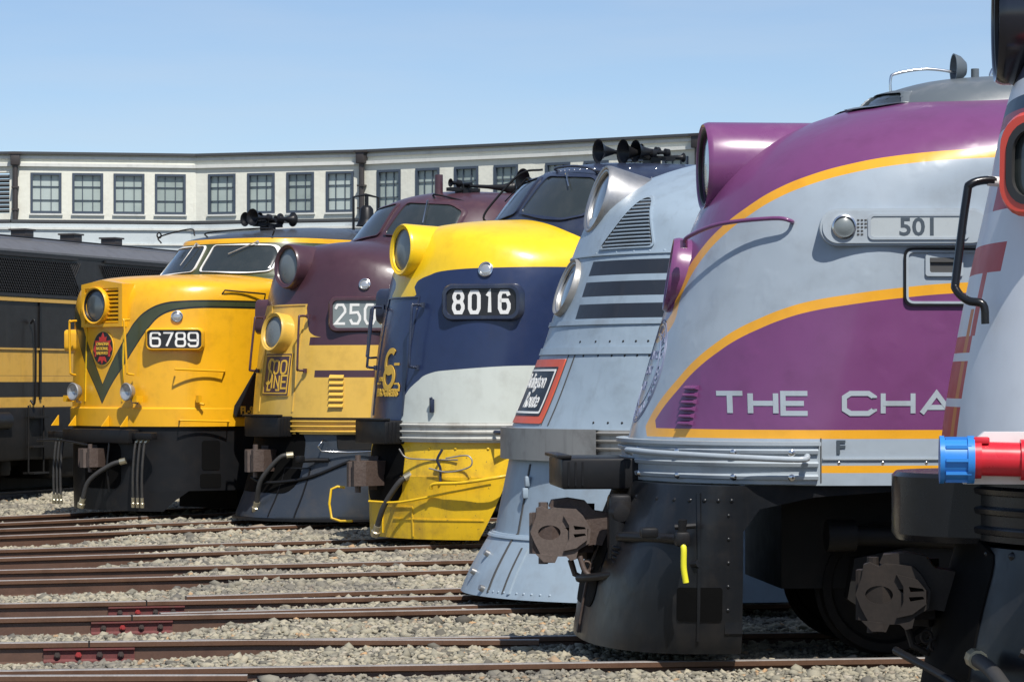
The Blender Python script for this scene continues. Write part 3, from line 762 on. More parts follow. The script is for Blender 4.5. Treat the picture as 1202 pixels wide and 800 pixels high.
# profiles of the two streamlined nose types
F_NOSE = [(.03,1.42,1.3,1.42),(.07,1.8,1.33,1.8),(.14,2.3,1.36,2.28),(.24,2.8,1.4,2.68),(.34,3.2,1.46,2.95),(.44,3.5,1.55,3.1),(.64,3.72,1.68,3.18),(1.15,3.82,1.9,3.23),(1.75,3.86,2.1,3.27),(2.3,3.89,2.5,3.28)]
F_CAB = [(1.25,1.55,1.0,1.53),(3.2,1.58,1.0,1.53),(3.6,1.62,1.0,1.53),(3.75,1.68,1.05,1.52),(3.95,1.83,1.05,1.46),(4.15,1.98,1.05,1.38),(4.32,2.12,1.05,1.27),(4.43,2.27,1.05,1.1),(4.52,2.5,1.1,.84),(4.58,2.85,1.1,.45),(4.61,3.3,1.2,.02)]
def emd(L, nose_mat, cab_mat, nose=F_NOSE, cab=F_CAB, zb=1.42, n=2., uend=16., belt=None):
    mb = MB(); ribs(mb, nose, zb, n); L.surf(mb); L.nose = L.part('nose', mb, nose_mat, angle=50)
    mb = MB(); level_body(mb, cab, uend, 2.3); L.surf(mb); L.cab = L.part('carbody', mb, cab_mat, angle=50)
def windshield(L, outline, c, d, gm='gasket', gw=.05, parent=None, name='windshield'):
    """outline: convex points in the plane facing d around c"""
    mb = MB(); L.decal(mb, radial(outline, 7), c, d, .012, .01); w_ = L.part(name, mb, 'glass', parent or L.cab, angle=60)
    n = len(outline); cx = sum(p[0] for p in outline)/n; cy = sum(p[1] for p in outline)/n
    o = []
    for a, b in outline:
        l = math.hypot(a-cx, b-cy); o.append((a+(a-cx)/l*gw, b+(b-cy)/l*gw))
    mb = MB(); L.decal(mb, radial(o, 2, outline), c, d, .024, .022); L.part('gasket', mb, gm, w_, angle=40)
    return w_
def roundpoly(pts, r, n=5):
    """round the corners of a convex polygon and add points along its edges"""
    P = [Vector((a, b, 0)) for a, b in pts]; out = []; N = len(P)
    for i in range(N):
        p0, p1, p2 = P[i-1], P[i], P[(i+1) % N]; a = p1+(p0-p1).normalized()*r; b = p1+(p2-p1).normalized()*r
        for k in range(n+1):
            t = k/n; out.append(a*(1-t)**2+p1*2*t*(1-t)+b*t*t)
        c = p2+(p1-p2).normalized()*r
        for k in range(1, 8): out.append(b.lerp(c, k/8))
    return [(q.x, q.y) for q in out]
def grab(L, p, q, out, d, r=.016, m='black', name='grab_iron'):
    """bar standing off the body between two body points"""
    a, b = L.hit(p, d), L.hit(q, d); A, B = a[0], b[0]; na, nb_ = a[1]*out, b[1]*out
    return rod(L, name, [A, A+na*.7, A+na+(B-A)*.06, B+nb_-(B-A)*.06, B+nb_*.7, B], r, m, feet=False, seg=5)
def horn_set(name, label, pos, rz, bells, m, base, grp='air horns on the cab roofs'):
    """trumpet horns; pos in world"""
    root = empty(name, pos, rz)
    return root
# ------------------------------------------------------------------ paints
M['gasket'] = mat('window_gasket', (.03,.03,.03), rough=.5, dirt=.3)
YEL = (.79,.405,.01); YELB = (.86,.56,.012); MAR = (.068,.021,.027); YEL_D = (.42,.2,.01)
def vgreen(off_u, off_l):
    up = [(0,1.88),(.2,2.2),(.43,2.53),(.62,2.79),(.8,2.94),(1.0,3.03),(1.2,3.06),(1.6,3.07)]
    lo = [(0,1.57),(.2,1.85),(.43,2.12),(.62,2.38),(.8,2.63),(1.0,2.84),(1.2,2.91),(1.6,2.93)]
    def f(U, V, Z):
        a = V.abs(); return (Z < fcurve(a, up)-off_u) & (Z > fcurve(a, lo)+off_l)
    return f
M['yellow_nose'] = mat('yellow_enamel', YEL, [(vgreen(.01,.01), (.012,.014,.01)), (vgreen(.036,.04), (.045,.055,.022))], rough=.32, coat=.35, dirt=.3, dirt_col=(.6,.27,.01), streak=.12, bump=.006, bscale=2.2)
M['yellow'] = mat('yellow_enamel_plain', YEL, rough=.35, coat=.3, dirt=.3, dirt_col=(.5,.24,.01), streak=.1)
M['olive'] = mat('olive_green_cab', (.055,.068,.03), [(lambda U,V,Z: Z > 3.945, YEL), (lambda U,V,Z: Z > 4.015, (.045,.05,.058))], rough=.4, coat=.2, dirt=.3)
M['maroon_nose'] = mat('maroon_and_cream_paint', (.69,.43,.07), [
    (lambda U,V,Z: (Z > 2.95) | ((Z > fcurve(V, [(-1.6,2.95),(-.6,2.95),(.36,2.95),(.42,2.9),(.5,2.68),(.6,2.54),(.75,2.5),(1.6,2.5)])) & (V > -.55)), (.06,.025,.036)),
    (lambda U,V,Z: ((Z > 2.39) & (Z < 2.5) & (V > .58)) | ((Z > 1.96) & (Z < 2.055) & (V > .72)), (.06,.025,.036)),
    (lambda U,V,Z: (Z > 2.0) & (V < -1.25), (.06,.025,.036))],
    rough=.38, coat=.3, dirt=.3, dirt_col=(.3,.2,.1), streak=.15, bump=.006)
M['maroon'] = mat('maroon_paint', (.06,.025,.036), rough=.4, coat=.3, dirt=.35, dirt_col=(.13,.06,.06), streak=.1)
M['cream'] = mat('mustard_cream_paint', (.69,.43,.07), rough=.4, coat=.25, dirt=.35, dirt_col=(.3,.2,.1), streak=.1)
NAVY = (.016,.028,.08)
M['blue_nose'] = mat('navy_yellow_white_paint', NAVY, [
    (lambda U,V,Z: Z > fcurve(U, [(0,2.86),(.29,2.91),(.31,3.02),(.39,3.15),(.52,3.205),(.93,3.225),(2.4,3.23)]), YELB),
    (lambda U,V,Z: (Z < fcurve(U, [(0,1.3),(.069,1.42),(.11,1.73),(.19,1.91),(.27,2.0),(.36,2.03),(2.4,2.03)])) & (V > .3) & (Z > 1.38), (.56,.595,.545)),
    (lambda U,V,Z: (Z < fcurve(U, [(0,1.3),(.069,1.42),(.11,1.73),(.19,1.91),(.27,2.0),(.36,2.03),(2.4,2.03)])) & (V < -.3) & (Z > 1.38), (.56,.595,.545))],
    rough=.34, coat=.35, dirt=.25, dirt_col=(.12,.12,.12), streak=.14, bump=.006)
M['navy'] = mat('navy_paint', (.018,.026,.055), rough=.36, coat=.3, dirt=.35, dirt_col=(.07,.08,.1), chips=.35, chip_col=(.45,.45,.45))
M['pilot_yellow'] = mat('chipped_yellow_pilot', (.78,.49,.012), rough=.42, coat=.15, dirt=.55, dirt_col=(.3,.17,.03), streak=.3, bump=.012, bscale=2, chips=.8)
M['greywhite'] = mat('pale_grey_belt', (.5,.5,.46), rough=.45, dirt=.5, dirt_col=(.2,.16,.12), streak=.3, chips=.5)
GREY = (.285,.36,.43)
bl = (.02,.025,.035)
M['silver_nose'] = mat('grey_paint_with_dark_bands', GREY, [
    (lambda U,V,Z: (((Z > 2.805) & (Z < 2.93)) | ((Z > 2.625) & (Z < 2.75)) | ((Z > 2.436) & (Z < 2.56))) & (V.abs() > .42), bl)],
    rough=.42, coat=.15, dirt=.3, dirt_col=(.26,.28,.3), streak=.25, bump=.02, bscale=2)
M['silver'] = mat('grey_paint', GREY, rough=.45, coat=.1, dirt=.4, dirt_col=(.2,.21,.22), streak=.2, bump=.01, bscale=3, chips=.3, chip_col=(.1,.09,.08))
M['steel'] = mat('brushed_stainless', (.42,.42,.42), rough=.42, metal=.85, dirt=.4, dirt_col=(.25,.24,.22), streak=.25)
M['steeldull'] = mat('dull_stainless', (.36,.355,.34), rough=.5, metal=.6, dirt=.6, dirt_col=(.16,.15,.14), streak=.4)
PURP = (.165,.048,.15); GOLD = (.78,.37,.02)
arc1 = [(0,1.9),(.288,2.33),(.36,2.56),(.483,2.81),(.6,2.96),(.737,3.08),(.92,3.2),(1.136,3.29),(1.4,3.36),(1.673,3.405),(2.246,3.45),(3.5,3.47)]
arc2 = [(0,1.3),(.105,1.585),(.18,1.74),(.27,1.876),(.38,2.02),(.51,2.142),(.63,2.23),(.758,2.298),(.9,2.36),(1.068,2.411),(1.35,2.46),(1.631,2.497),(2.05,2.535),(3.5,2.56)]
M['yellow_bright'] = mat('lemon_enamel', YELB, rough=.33, coat=.35, dirt=.3, dirt_col=(.6,.36,.02))
M['purple_nose'] = mat('purple_and_grey_paint', (.335,.39,.44), [
    (lambda U,V,Z: Z > fcurve(U, arc1)-.03, GOLD), (lambda U,V,Z: Z > fcurve(U, arc1)+.035, PURP),
    (lambda U,V,Z: (Z < fcurve(U, arc2)+.035) & (Z > 1.515) & (V > .2) & (U > .09), GOLD),
    (lambda U,V,Z: (Z < fcurve(U, arc2)-.035) & (Z > 1.575) & (V > .2) & (U > .14), PURP),
    (lambda U,V,Z: (Z > 1.285) & (Z < 1.335) & (U > 1.13), GOLD)],
    rough=.33, coat=.4, dirt=.22, dirt_col=(.25,.2,.26), streak=.08, bump=.028, bscale=1.5)
M['purple'] = mat('purple_paint', PURP, rough=.3, coat=.4, dirt=.25, dirt_col=(.28,.14,.24))
M['palegrey'] = mat('pale_grey_paint', (.36,.41,.45), rough=.4, coat=.2, dirt=.35, dirt_col=(.2,.2,.2), streak=.12)
M['cabgrey'] = mat('cab_roof_grey', (.10,.12,.135), rough=.45, coat=.2, dirt=.3, dirt_col=(.3,.3,.3))
M['gloss_dark'] = mat('pilot_dark_sheet', (.008,.0095,.012), rough=.34, coat=.04, spec=.35, dirt=.5, dirt_col=(.03,.026,.023), bump=.018, bscale=2, streak=.25, chips=.25, chip_col=(.06,.05,.045))
M['slate_pilot'] = mat('pilot_slate_sheet', (.03,.037,.048), rough=.32, coat=.2, dirt=.5, dirt_col=(.06,.055,.05), bump=.014, bscale=2.4, chips=.3, chip_col=(.15,.14,.13))
RED = (.55,.03,.028)
def wl(f): return f
M['white_nose'] = mat('white_red_navy_paint', (.74,.78,.82), [
    (lambda U,V,Z: (Z > 1.46) & (Z < 2.12) & (V < .46) & (V > -.5), (.55,.035,.03)),
    (lambda U,V,Z: (Z > 1.46) & (Z < 2.25) & (V < .40) & (V > .33), (.66,.2,.03)),
    (lambda U,V,Z: (Z > 2.12) & (Z < 2.5) & (V < .5) & (V > .42), (.55,.06,.04)),
    (lambda U,V,Z: (Z > 2.42) & (Z < 2.56) & (V < .68) & (V > -.5), (.5,.045,.04)),
    (lambda U,V,Z: (((Z > 1.78) & (Z < 1.82)) | ((Z > 2.0) & (Z < 2.04)) | ((Z > 1.56) & (Z < 1.62))) & (V < .5), (.74,.78,.82)),
    (lambda U,V,Z: (Z > 2.72) & (Z < 3.2), (.42,.06,.09)), (lambda U,V,Z: (Z > 2.72) & (Z < 3.13) & (V < .33), (.66,.7,.75)),
    (lambda U,V,Z: (Z > 3.2) & (Z < 3.27), (.02,.05,.09)),
    (lambda U,V,Z: Z > 3.36, (.02,.03,.06))], rough=.45, coat=.08, spec=.25, dirt=.1, dirt_col=(.4,.43,.46), bump=.005, bscale=1.5)
M['hoodblack'] = mat('hood_black_paint', (.008,.01,.018), rough=.2, coat=.5, dirt=.2, dirt_col=(.03,.035,.045))
M['redplastic'] = mat('red_plug', (.62,.02,.035), rough=.3, coat=.2, dirt=.2, dirt_col=(.3,.02,.03))
M['bluecap'] = mat('blue_cap', (.03,.22,.62), rough=.35, dirt=.2, dirt_col=(.02,.1,.3))
M['redrim'] = mat('orange_red_rim', (.7,.07,.035), rough=.35, coat=.3, dirt=.2, dirt_col=(.4,.05,.03))
M['numwhite'] = mat('number_white', (.78,.78,.75), rough=.5, dirt=.1)
M['numblack'] = mat('number_black', (.02,.02,.022), rough=.3, dirt=.3)
M['numgrey'] = mat('number_glass_grey', (.2,.235,.24), rough=.3, dirt=.2)
M['numdark'] = mat('number_slate', (.06,.078,.095), rough=.4, dirt=.1)
M['palepane'] = mat('number_glass_pale', (.42,.46,.47), rough=.3, coat=.4, dirt=.25, dirt_col=(.3,.33,.33))
M['logo_red'] = mat('emblem_red', (.5,.035,.03), rough=.45, dirt=.2)
M['logo_vermilion'] = mat('emblem_vermilion', (.6,.1,.05), rough=.45, dirt=.15)
M['logo_gold'] = mat('emblem_gold', (.75,.45,.05), rough=.45, dirt=.2)
M['logo_black'] = mat('emblem_black', (.015,.017,.02), rough=.4, dirt=.2)
M['logo_blue'] = mat('emblem_ink_blue', (.2,.23,.36), rough=.5, dirt=.2)
M['yellowhose'] = mat('yellow_sleeve', (.8,.75,.03), rough=.4, dirt=.15)
M['seam'] = mat('panel_seam', (.06,.06,.06), rough=.7, dirt=.3)
M['darkunit'] = mat('dark_brown_and_yellow_sides', (.013,.011,.0095), [
    (lambda U,V,Z: (Z > 1.9) & (Z < 2.465) & (V > 1.35), (.66,.38,.06)),
    (lambda U,V,Z: (Z > 2.0) & (Z < 2.01) & (V > 1.35), (.3,.17,.04)),
    (lambda U,V,Z: (Z > 1.45) & (Z < 1.64) & (V > 1.35), (.66,.38,.06)),
    (lambda U,V,Z: (Z > 4.1), (.115,.115,.12))], rough=.5, coat=.1, dirt=.4, dirt_col=(.06,.055,.05), streak=.3)
M['mesh'] = mat('grille_mesh', (.02,.02,.021), rough=.6, dirt=.3)

def belt(L, m, z0, z1, ribs_, nose, out=.012, L0=1.3, W=1.53, uend=2.4, u0=.03, n=2., name='belt_rail', uend_f=None):
    lv = [(z0, u0-out, L0+out, W+out)]; hgt = (z1-z0)/ribs_
    for k in range(ribs_):
        a = z0+k*hgt
        for t, o in ((.08, 0), (.3, 0), (.38, .022), (.62, .028), (.7, .022), (.78, 0), (.97, 0)): lv.append((a+hgt*t, u0-out-o, L0+out+o, W+out+o))
    lv.append((z1, u0-out, L0+out, W+out))
    mb = MB(); level_body(mb, lv, uend, n, ns=1); L.surf(mb); return L.part(name, mb, m, angle=25)
def grab_hoop(L, pts, r, m, name='grab_iron', seg=5): return rod(L, name, pts, r, m, feet=False, seg=seg)
def wiper(L, a, b, d, m='chrome'):
    A, nA = L.hit(a, d); B, nB = L.hit(b, d); mb = MB(); mb.tube([A+nA*.03, A+nA*.06, B+nB*.05], .009, 6); mb.tube([A, A+nA*.06], .02, 8)
    mb2 = MB(); return L.part('wiper', mb, m, angle=60)
def classlight(L, p, d, r, rim='chrome', flatn=None):
    F = L.F(p, d); mb = MB(); mb.lathe(F, [(0,.03),(r*.5,.026),(r*.8,.015),(r*.85,.01)], 24); 
    b = MB(); b.lathe(F, [(r*.82,.012),(r*.9,.03),(r*1.05,.025),(r*1.12,-.04)], 24); c = L.part('marker_light', b, rim, angle=50); L.part('lens', mb, 'lamp', c); return c
def louvers(L, p, w_, h, n, d, m, flatn=None, push=.0, lean=.35):
    F = L.F(p, d, flatn=flatn, push=push); mb = MB()
    for k in range(n):
        z = (k-(n-1)/2)*h/n; q = h/n*.36
        rows = [[F(a, z+b, c) for b, c in ((q, -.01), (q*.6, .012), (-q*.5, .036), (-q, .036), (-q, -.01))] for a in (-w_/2, -w_/2+.008, w_/2-.008, w_/2)]
        mb.grid(rows, closed=True); o = len(mb.v)-20; mb.f += [tuple(o+i for i in range(5)), tuple(o+15+i for i in range(5))]
    return L.part('louver_set', mb, m, angle=30)
def horns(L, name, o, bells, m='black', n=(0,0,1), scale=1.):
    """bells: (du, dv, dz, dir(+1 back/-1 forward), length, radius)"""
    mb = MB(); o = Vector(o)
    mb.box(o+Vector((0,0,.06)), (.5*scale,.12,.05)); mb.box(o+Vector((0,0,.02)), (.14,.2,.07)); mb.tube([o, o+Vector((0,0,.14))], .03, 8)
    mb.tube([o+Vector((.02,-.16,.13)), o+Vector((.02,.16,.13))], .03, 8)
    h = L.part(name, mb, m, angle=40)
    for du, dv, dz, s_, ln, r in bells:
        a = o+Vector((du, dv, dz)); F = frame(a, (s_, 0, 0)); b = MB()
        b.lathe(F, [(0,-.06),(.045,-.055),(.05,0),(.022,.02),(.028,ln*.45),(r*.5,ln*.8),(r*.8,ln*.95),(r,ln),(r*.93,ln-.004),(r*.45,ln*.8),(0,ln*.5)], 24)
        L.part('trumpet', b, m, h, angle=50)
    return h
def buffer_block(L, z0, z1, hw, u0=-.15, u1=.15, m='black'):
    mb = MB(); mb.box(((u0+u1)/2, 0, (z0+z1)/2), (u1-u0, 2*hw, z1-z0), bev=.02)
    mb.box((u0+.02, 0, z1+.01), (.1, 2*hw+.02, .025), bev=.005)
    b = L.part('buffer_block', mb, m, angle=30)
    mb = MB()
    for k in range(3): mb.box((u0+.05+k*.05, 0, (z0+z1)/2), (.012, 2*hw+.014, z1-z0-.05))
    L.part('buffer_ribs', mb, m, b); return b
def draw_pocket(L, hw=.42, z0=.3, z1=1.2, u=.0):
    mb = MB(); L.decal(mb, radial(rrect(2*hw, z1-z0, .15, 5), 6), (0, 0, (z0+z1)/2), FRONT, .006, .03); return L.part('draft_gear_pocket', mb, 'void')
def cut_lever(L, pts, m='black', r=.018, name='uncoupling_lever'):
    return rod(L, name, pts, r, m, feet=False, seg=4)

# ------------------------------------------------------------------ dark unit with yellow bands at the far left
L = Loco('yellowblack', 'dark grimy diesel unit with yellow side bands and mesh grille, farthest left')
mb = MB(); level_body(mb, [(1.38,0,.3,1.5),(3.9,0,.3,1.5),(4.1,.04,.35,1.45),(4.22,.12,.4,1.28),(4.4,.2,.5,.9),(4.48,.3,.5,.45),(4.5,.4,.6,.02)], 15.5, 2.6)
for i in range(len(mb.v)): a, b, c = mb.v[i]; mb.v[i] = (a-7, b, c)
L.surf(mb); cb = L.part('carbody', mb, 'darkunit', angle=35)
def bandbar(z, h, out=.02, m='logo_gold', u0=-6, u1=8.4, name='side_rail'):
    q = MB(); q.box(((u0+u1)/2, 1.5+out/2, z), (u1-u0, out+.01, h)); return L.part(name, q, m)
M['ochre'] = mat('ochre_paint', (.6,.36,.08), rough=.5, dirt=.4, dirt_col=(.3,.18,.05))
bandbar(3.3, .07, .03, 'ochre'); bandbar(4.08, .05, .0, 'black'); bandbar(1.4, .05, .04, 'black'); bandbar(2.46, .03, .02, 'ochre')
for u0, u1 in ((-3.2, 2.5), (3.6, 7.8)):
    q = MB(); n = int((u1-u0)/.075)
    for k in range(n): q.box((u0+(k+.5)*.075, 1.515, 3.7), (.014, .02, .72), Matrix.Rotation(R(38), 3, 'Y'))
    for k in range(n): q.box((u0+(k+.5)*.075, 1.527, 3.7), (.014, .02, .72), Matrix.Rotation(R(-38), 3, 'Y'))
    q.box(((u0+u1)/2, 1.52, 4.05), (u1-u0+.1, .05, .05)); q.box(((u0+u1)/2, 1.52, 3.37), (u1-u0+.1, .05, .05))
    L.part('grille', q, 'mesh')
for u in (-1.2, 1.3, 2.6):
    q = MB(); q.box((u, 1.515, 2.6), (.06, .03, 2.0)); L.part('door_post', q, 'black')
rod(L, 'handrail', [(.95,1.53,2.9),(.95,1.62,2.86),(.95,1.62,1.62),(.95,1.53,1.58)], .02, 'black', False)
for k, u in enumerate((.25, 2.2, 3.9, 5.4, -1.5)):
    q = MB(); q.box((u, .62, 4.5), (.3,.3,.13), bev=.02); q.box((u, .62, 4.57), (.36,.34,.03)); L.part('roof_vent', q, 'downpipe')
q = MB(); q.tube([(-.05+.05*math.cos(t), .6, 4.58+.05*math.sin(t)) for t in np.linspace(0, 6.28, 14)[:-1]], .012, 6, closed=True); L.part('lifting_eye', q, 'black')
rod(L, 'roof_conduit', [(-6,1.12,4.36),(-2,1.1,4.38),(0,1.18,4.33),(.6,1.02,4.4),(3,.98,4.41),(8,.98,4.41)], .015, 'black', False)
q = MB(); q.box((.9, 1.2, 1.02), (3.4,.7,.9), bev=.05); L.part('battery_box', q, 'truck'); q = MB(); q.tube([(-.6,1.5,1.25),(.2,1.5,1.25)], .16, 16); L.part('air_tank', q, 'black')
q = MB()
for z in (.35,.8,1.3): q.box((1.05,1.58,z), (.5,.22,.03))
for u in (.8, 1.3): q.tube([(u,1.58,.35),(u,1.58,1.5)], .016, 8)
L.part('step_ladder', q, 'truck')
truck(L, -1.9, 2, 2.6); truck(L, 5, 2, 2.6); underframe_box(L, -6, 8)
mb = MB(); mb.box((3.2,0,.72),(2.6,2.7,1.0),bev=.1); L.part('fuel_tank', mb, 'truck')
mb = MB(); mb.box((1.0,-.2,.58),(14,1.2,1.12)); L.part('centre_sill', mb, 'truck')

# ------------------------------------------------------------------ yellow locomotive 6789
Y_NOSE = [(.0,1.27,1.5,1.27),(.03,2.2,1.5,2.2),(.06,2.85,1.5,2.75),(.11,3.12,1.5,2.95),(.22,3.3,1.55,3.1),(.45,3.4,1.65,3.16),(1.0,3.45,1.9,3.2),(2.4,3.5,2.5,3.24)]
Y_CAB = [(1.27,1.65,1.0,1.5),(3.2,1.68,1.0,1.5),(3.42,1.72,1.0,1.5),(3.6,1.84,1.0,1.45),(3.78,1.97,1.0,1.39),(3.92,2.06,1.0,1.32),(3.97,2.08,1.0,1.3),(4.02,2.12,1.0,1.28),(4.07,2.3,1.1,1.18),(4.14,2.7,1.2,.98),(4.21,3.3,1.3,.66),(4.26,4.0,1.4,.3),(4.27,4.6,1.4,.02)]
L = Loco('yellow', 'bright yellow locomotive numbered 6789 with a dark green V stripe down its nose')
emd(L, 'yellow_nose', 'olive', Y_NOSE, Y_CAB, 1.27, 2.4)
# door with emblem, grille housing with headlight
strip(L, 'nose_door_seam', [(-.42,1.62),(-.42,2.72),(.42,2.72),(.42,1.62)], .02, FRONT, 'pilot_yellow', .012, .012)
F = frame((.04, 0, 2.995), (-1, 0, 0)); mb = MB()
mb.prism(F, [(-.46,-.31),(.46,-.31),(.46,.3),(.0,.36),(-.46,.3)], -.5, .04, [[(-.38,-.26),(.38,-.26),(.38,.24),(-.38,.24)]]); gb = L.part('grille_housing', mb, 'yellow', angle=25)
mb = MB(); mb.prism(F, [(-.4,-.27),(.4,-.27),(.4,.26),(-.4,.26)], -.04, -.02); L.part('grille_backing', mb, 'seam', gb)
mb = MB()
for k in range(9): mb.box(F(0, -.235+k*.058, .012), (.05,.78,.022), Matrix.Rotation(R(-35), 3, 'Y'))
L.part('grille_slats', mb, 'yellow', gb)
headlight(L, 'headlight', frame((-.06, -.1, 2.99), (-1,.0,.02)), .265, .3, 'yellow', flare=1.0)
number_board(L, frame((.39,1.15,2.5), (-.73,.69,0)), .76, .26, '6789', 'numblack', 'yellow', 'numwhite', .19, .13, .048, .03, .22, 3, depth=.3, r=.06, rimw=.03, out=.09)
number_board(L, frame((.39,-1.15,2.5), (-.73,-.69,0)), .76, .26, '6789', 'numblack', 'yellow', 'numwhite', .19, .13, .048, .03, .22, 3, depth=.3, r=.06, rimw=.03, out=.09)

classlight(L, (.43,1.154,2.82), (1,-1,0), .08)
# emblem
mb = MB(); L.decal(mb, radial(circ(.235,32,.25), 3), (0,0,2.38), FRONT, .016, .01); em = L.part('emblem', mb, 'logo_gold')
mb = MB(); L.decal(mb, radial(circ(.222,32,.237), 3), (0,0,2.38), FRONT, .019, .004); L.part('emblem_field', mb, 'logo_black', em)
leaf = [(0,.225),(.04,.15),(.085,.17),(.075,.1),(.19,.12),(.16,.06),(.215,-.02),(.165,-.07),(.175,-.12),(.06,-.11),(.1,-.2),(.03,-.17),(0,-.23)]
leaf = leaf+[(-a, b) for a, b in leaf[-2:0:-1]]
tri = tessellate_polygon([[Vector((a, b, 0)) for a, b in leaf]]); mb = MB(); L.decal(mb, (leaf, [tuple(t) for t in tri]), (0,0,2.38), FRONT, .023, .004); L.part('emblem_leaf', mb, 'logo_red', em)
mb = MB(); L.decal(mb, radial(rrect(.27,.2,.02), 2), (0,0,2.37), FRONT, .026, .003); L.part('emblem_panel', mb, 'logo_black', em)
mb = MB()
for t, z in (('CANADIAN', 2.44), ('NATIONAL', 2.375), ('RAILWAYS', 2.31)): L.decal(mb, font_mesh(t, .062, .0015, .86), (0,0,z), FRONT, .029, .003)
L.part('emblem_lettering', mb, 'logo_gold', em)
for sg in (-1, 1):
    rod(L, 'grab_iron', [(.02,sg*.6,2.78),(-.08,sg*.6,2.77),(-.09,sg*.62,2.72),(-.06,sg*.64,2.1),(-.05,sg*.64,2.02),(.05,sg*.66,2.0)], .016, 'yellow', False)
    # clip-on lamps
    F = frame((-.1, sg*.6+.07, 1.76), (-1,0,0)); mb = MB(); mb.lathe(F, [(.08,-.02),(.1,0),(.118,.012),(.13,0),(.122,-.03),(.1,-.09),(.04,-.13),(0,-.14)], 28); mb.tube([(-.02,sg*.6+.07,1.7),(.0,sg*.62+.07,1.62),(.08,sg*.64+.07,1.6)], .02, 8)
    lp = L.part('clip_lamp', mb, 'steeldull', angle=50); mb = MB(); mb.lathe(F, [(0,-.045),(.05,-.03),(.1,.0)], 24); L.part('lens', mb, 'lamp', lp)
    mb = MB(); mb.box((.02,sg*.78,1.66),(.12,.1,.09)); L.part('lamp_bracket', mb, 'yellow')
rod(L, 'hand_rail', [(.36,1.21,2.08),(.28,1.28,2.08),(.94,1.56,2.05),(1.02,1.5,2.05)], .014, 'yellow', False, seg=1)
rod(L, 'hand_rail', [(.42,1.22,1.36),(.34,1.32,1.36),(1.0,1.62,1.34),(1.08,1.5,1.34)], .014, 'yellow', False, seg=1)
rod(L, 'hose_rod', [(1.0,1.44,3.13),(1.02,1.5,3.2),(1.7,1.6,3.16),(1.75,1.53,3.1)], .012, 'black', False, seg=1)
mb = MB(); mb.box((.62,1.4,1.66),(.06,.06,.1)); mb.tube([(.62,1.4,1.6),(.66,1.47,1.58)], .02, 6); L.part('latch', mb, 'yellow')
# lower ledge of the nose
mb = MB(); level_body(mb, [(1.27,-.03,1.5,1.53),(1.52,-.03,1.5,1.53),(1.54,-.01,1.5,1.51)], 3, 2.4, ns=1); L.surf(mb); L.part('skirt_band', mb, 'yellow', angle=30)
for v in (-.95, -.55, .2, .62):
    mb = MB(); F = frame((-.03, v, 1.27), (-1,0,0)); mb.prism(lambda a,b,c: F(c-.01, b, a), [(0,0),(.13,0),(0,.15)], 0, .02); L.part('gusset', mb, 'yellow')
# cab glass
g1 = roundpoly([(.08,3.53),(1.0,3.5),(1.24,3.52),(1.2,3.76),(1.08,3.9),(.1,3.92)], .07)
windshield(L, g1, (0,0,0), FRONT, 'numwhite', .022); windshield(L, [(-a, b) for a, b in g1], (0,0,0), FRONT, 'numwhite', .022)
wiper(L, (0,.85,3.93), (0,.5,3.75), FRONT, 'steeldull'); wiper(L, (0,-.3,3.93), (0,-.42,3.6), FRONT, 'steeldull')
g = MB(); L.decal(g, radial(roundpoly([(3.4,3.35),(4.3,3.35),(4.3,3.85),(3.5,3.85)], .06), 3), (0,0,0), SIDE, .01, .01); L.part('side_window', g, 'glass', L.cab)
rod(L, 'roof_rail', [(2.3,-.35,4.06),(2.3,-.35,4.13),(2.38,.5,4.16),(2.38,1.0,4.14),(2.38,1.0,4.04)], .012, 'black', False)
rod(L, 'roof_rail', [(2.15,-1.25,4.0),(2.15,-1.28,4.1),(2.3,-.75,4.2),(2.3,-.65,4.1)], .012, 'black', False)
q = MB(); q.tube([(2.15+.04*math.cos(t), -1.3, 4.12+.04*math.sin(t)) for t in np.linspace(0, 6.28, 12)[:-1]], .012, 6, closed=True); L.part('lifting_eye', q, 'black')
horns(L, 'air_horn', (3.1,.1,4.2), [(-.1,.1,.16,-1,.3,.13),(-.1,-.12,.14,-1,.25,.11),(.12,.1,.16,1,.3,.11),(.12,-.1,.16,1,.22,.1),(0,0,.18,-1,.16,.07)])
q = MB(); F = frame((4.3,1.0,4.42),(0,0,-1),(1,0,0)); q.lathe(F, [(0,-.16),(.06,-.15),(.1,-.1),(.115,.05),(.15,.14),(.17,.16),(.14,.16)], 24); q.tube([(4.3,1,4.56),(4.3,1,4.72)], .03, 8); bl_ = L.part('bell', q, 'black', angle=50)
q = MB(); q.tube([(4.12,.9,4.2),(4.12,.9,4.7),(4.3,.98,4.74),(4.5,1.05,4.7),(4.5,1.05,4.2)], .02, 8); L.part('bell_frame', q, 'black', bl_)
# dark swoosh with model letters
mb = MB(); sw = [(1.18,1.40),(1.14,1.46),(1.16,1.56),(1.38,1.86),(1.56,2.1),(2.9,2.1),(2.9,1.56),(2.9,1.4)]; L.decal(mb, radial(sw, 6), (0,0,0), SIDE, .034, .004); sw_ = L.part('black_flash', mb, 'logo_black', L.nose)
mb = MB(); L.decal(mb, font_mesh('FL-9', .15, .006, .9), (1.38,0,1.49), SIDE, .04, .004); L.part('lettering', mb, 'logo_gold', sw_)
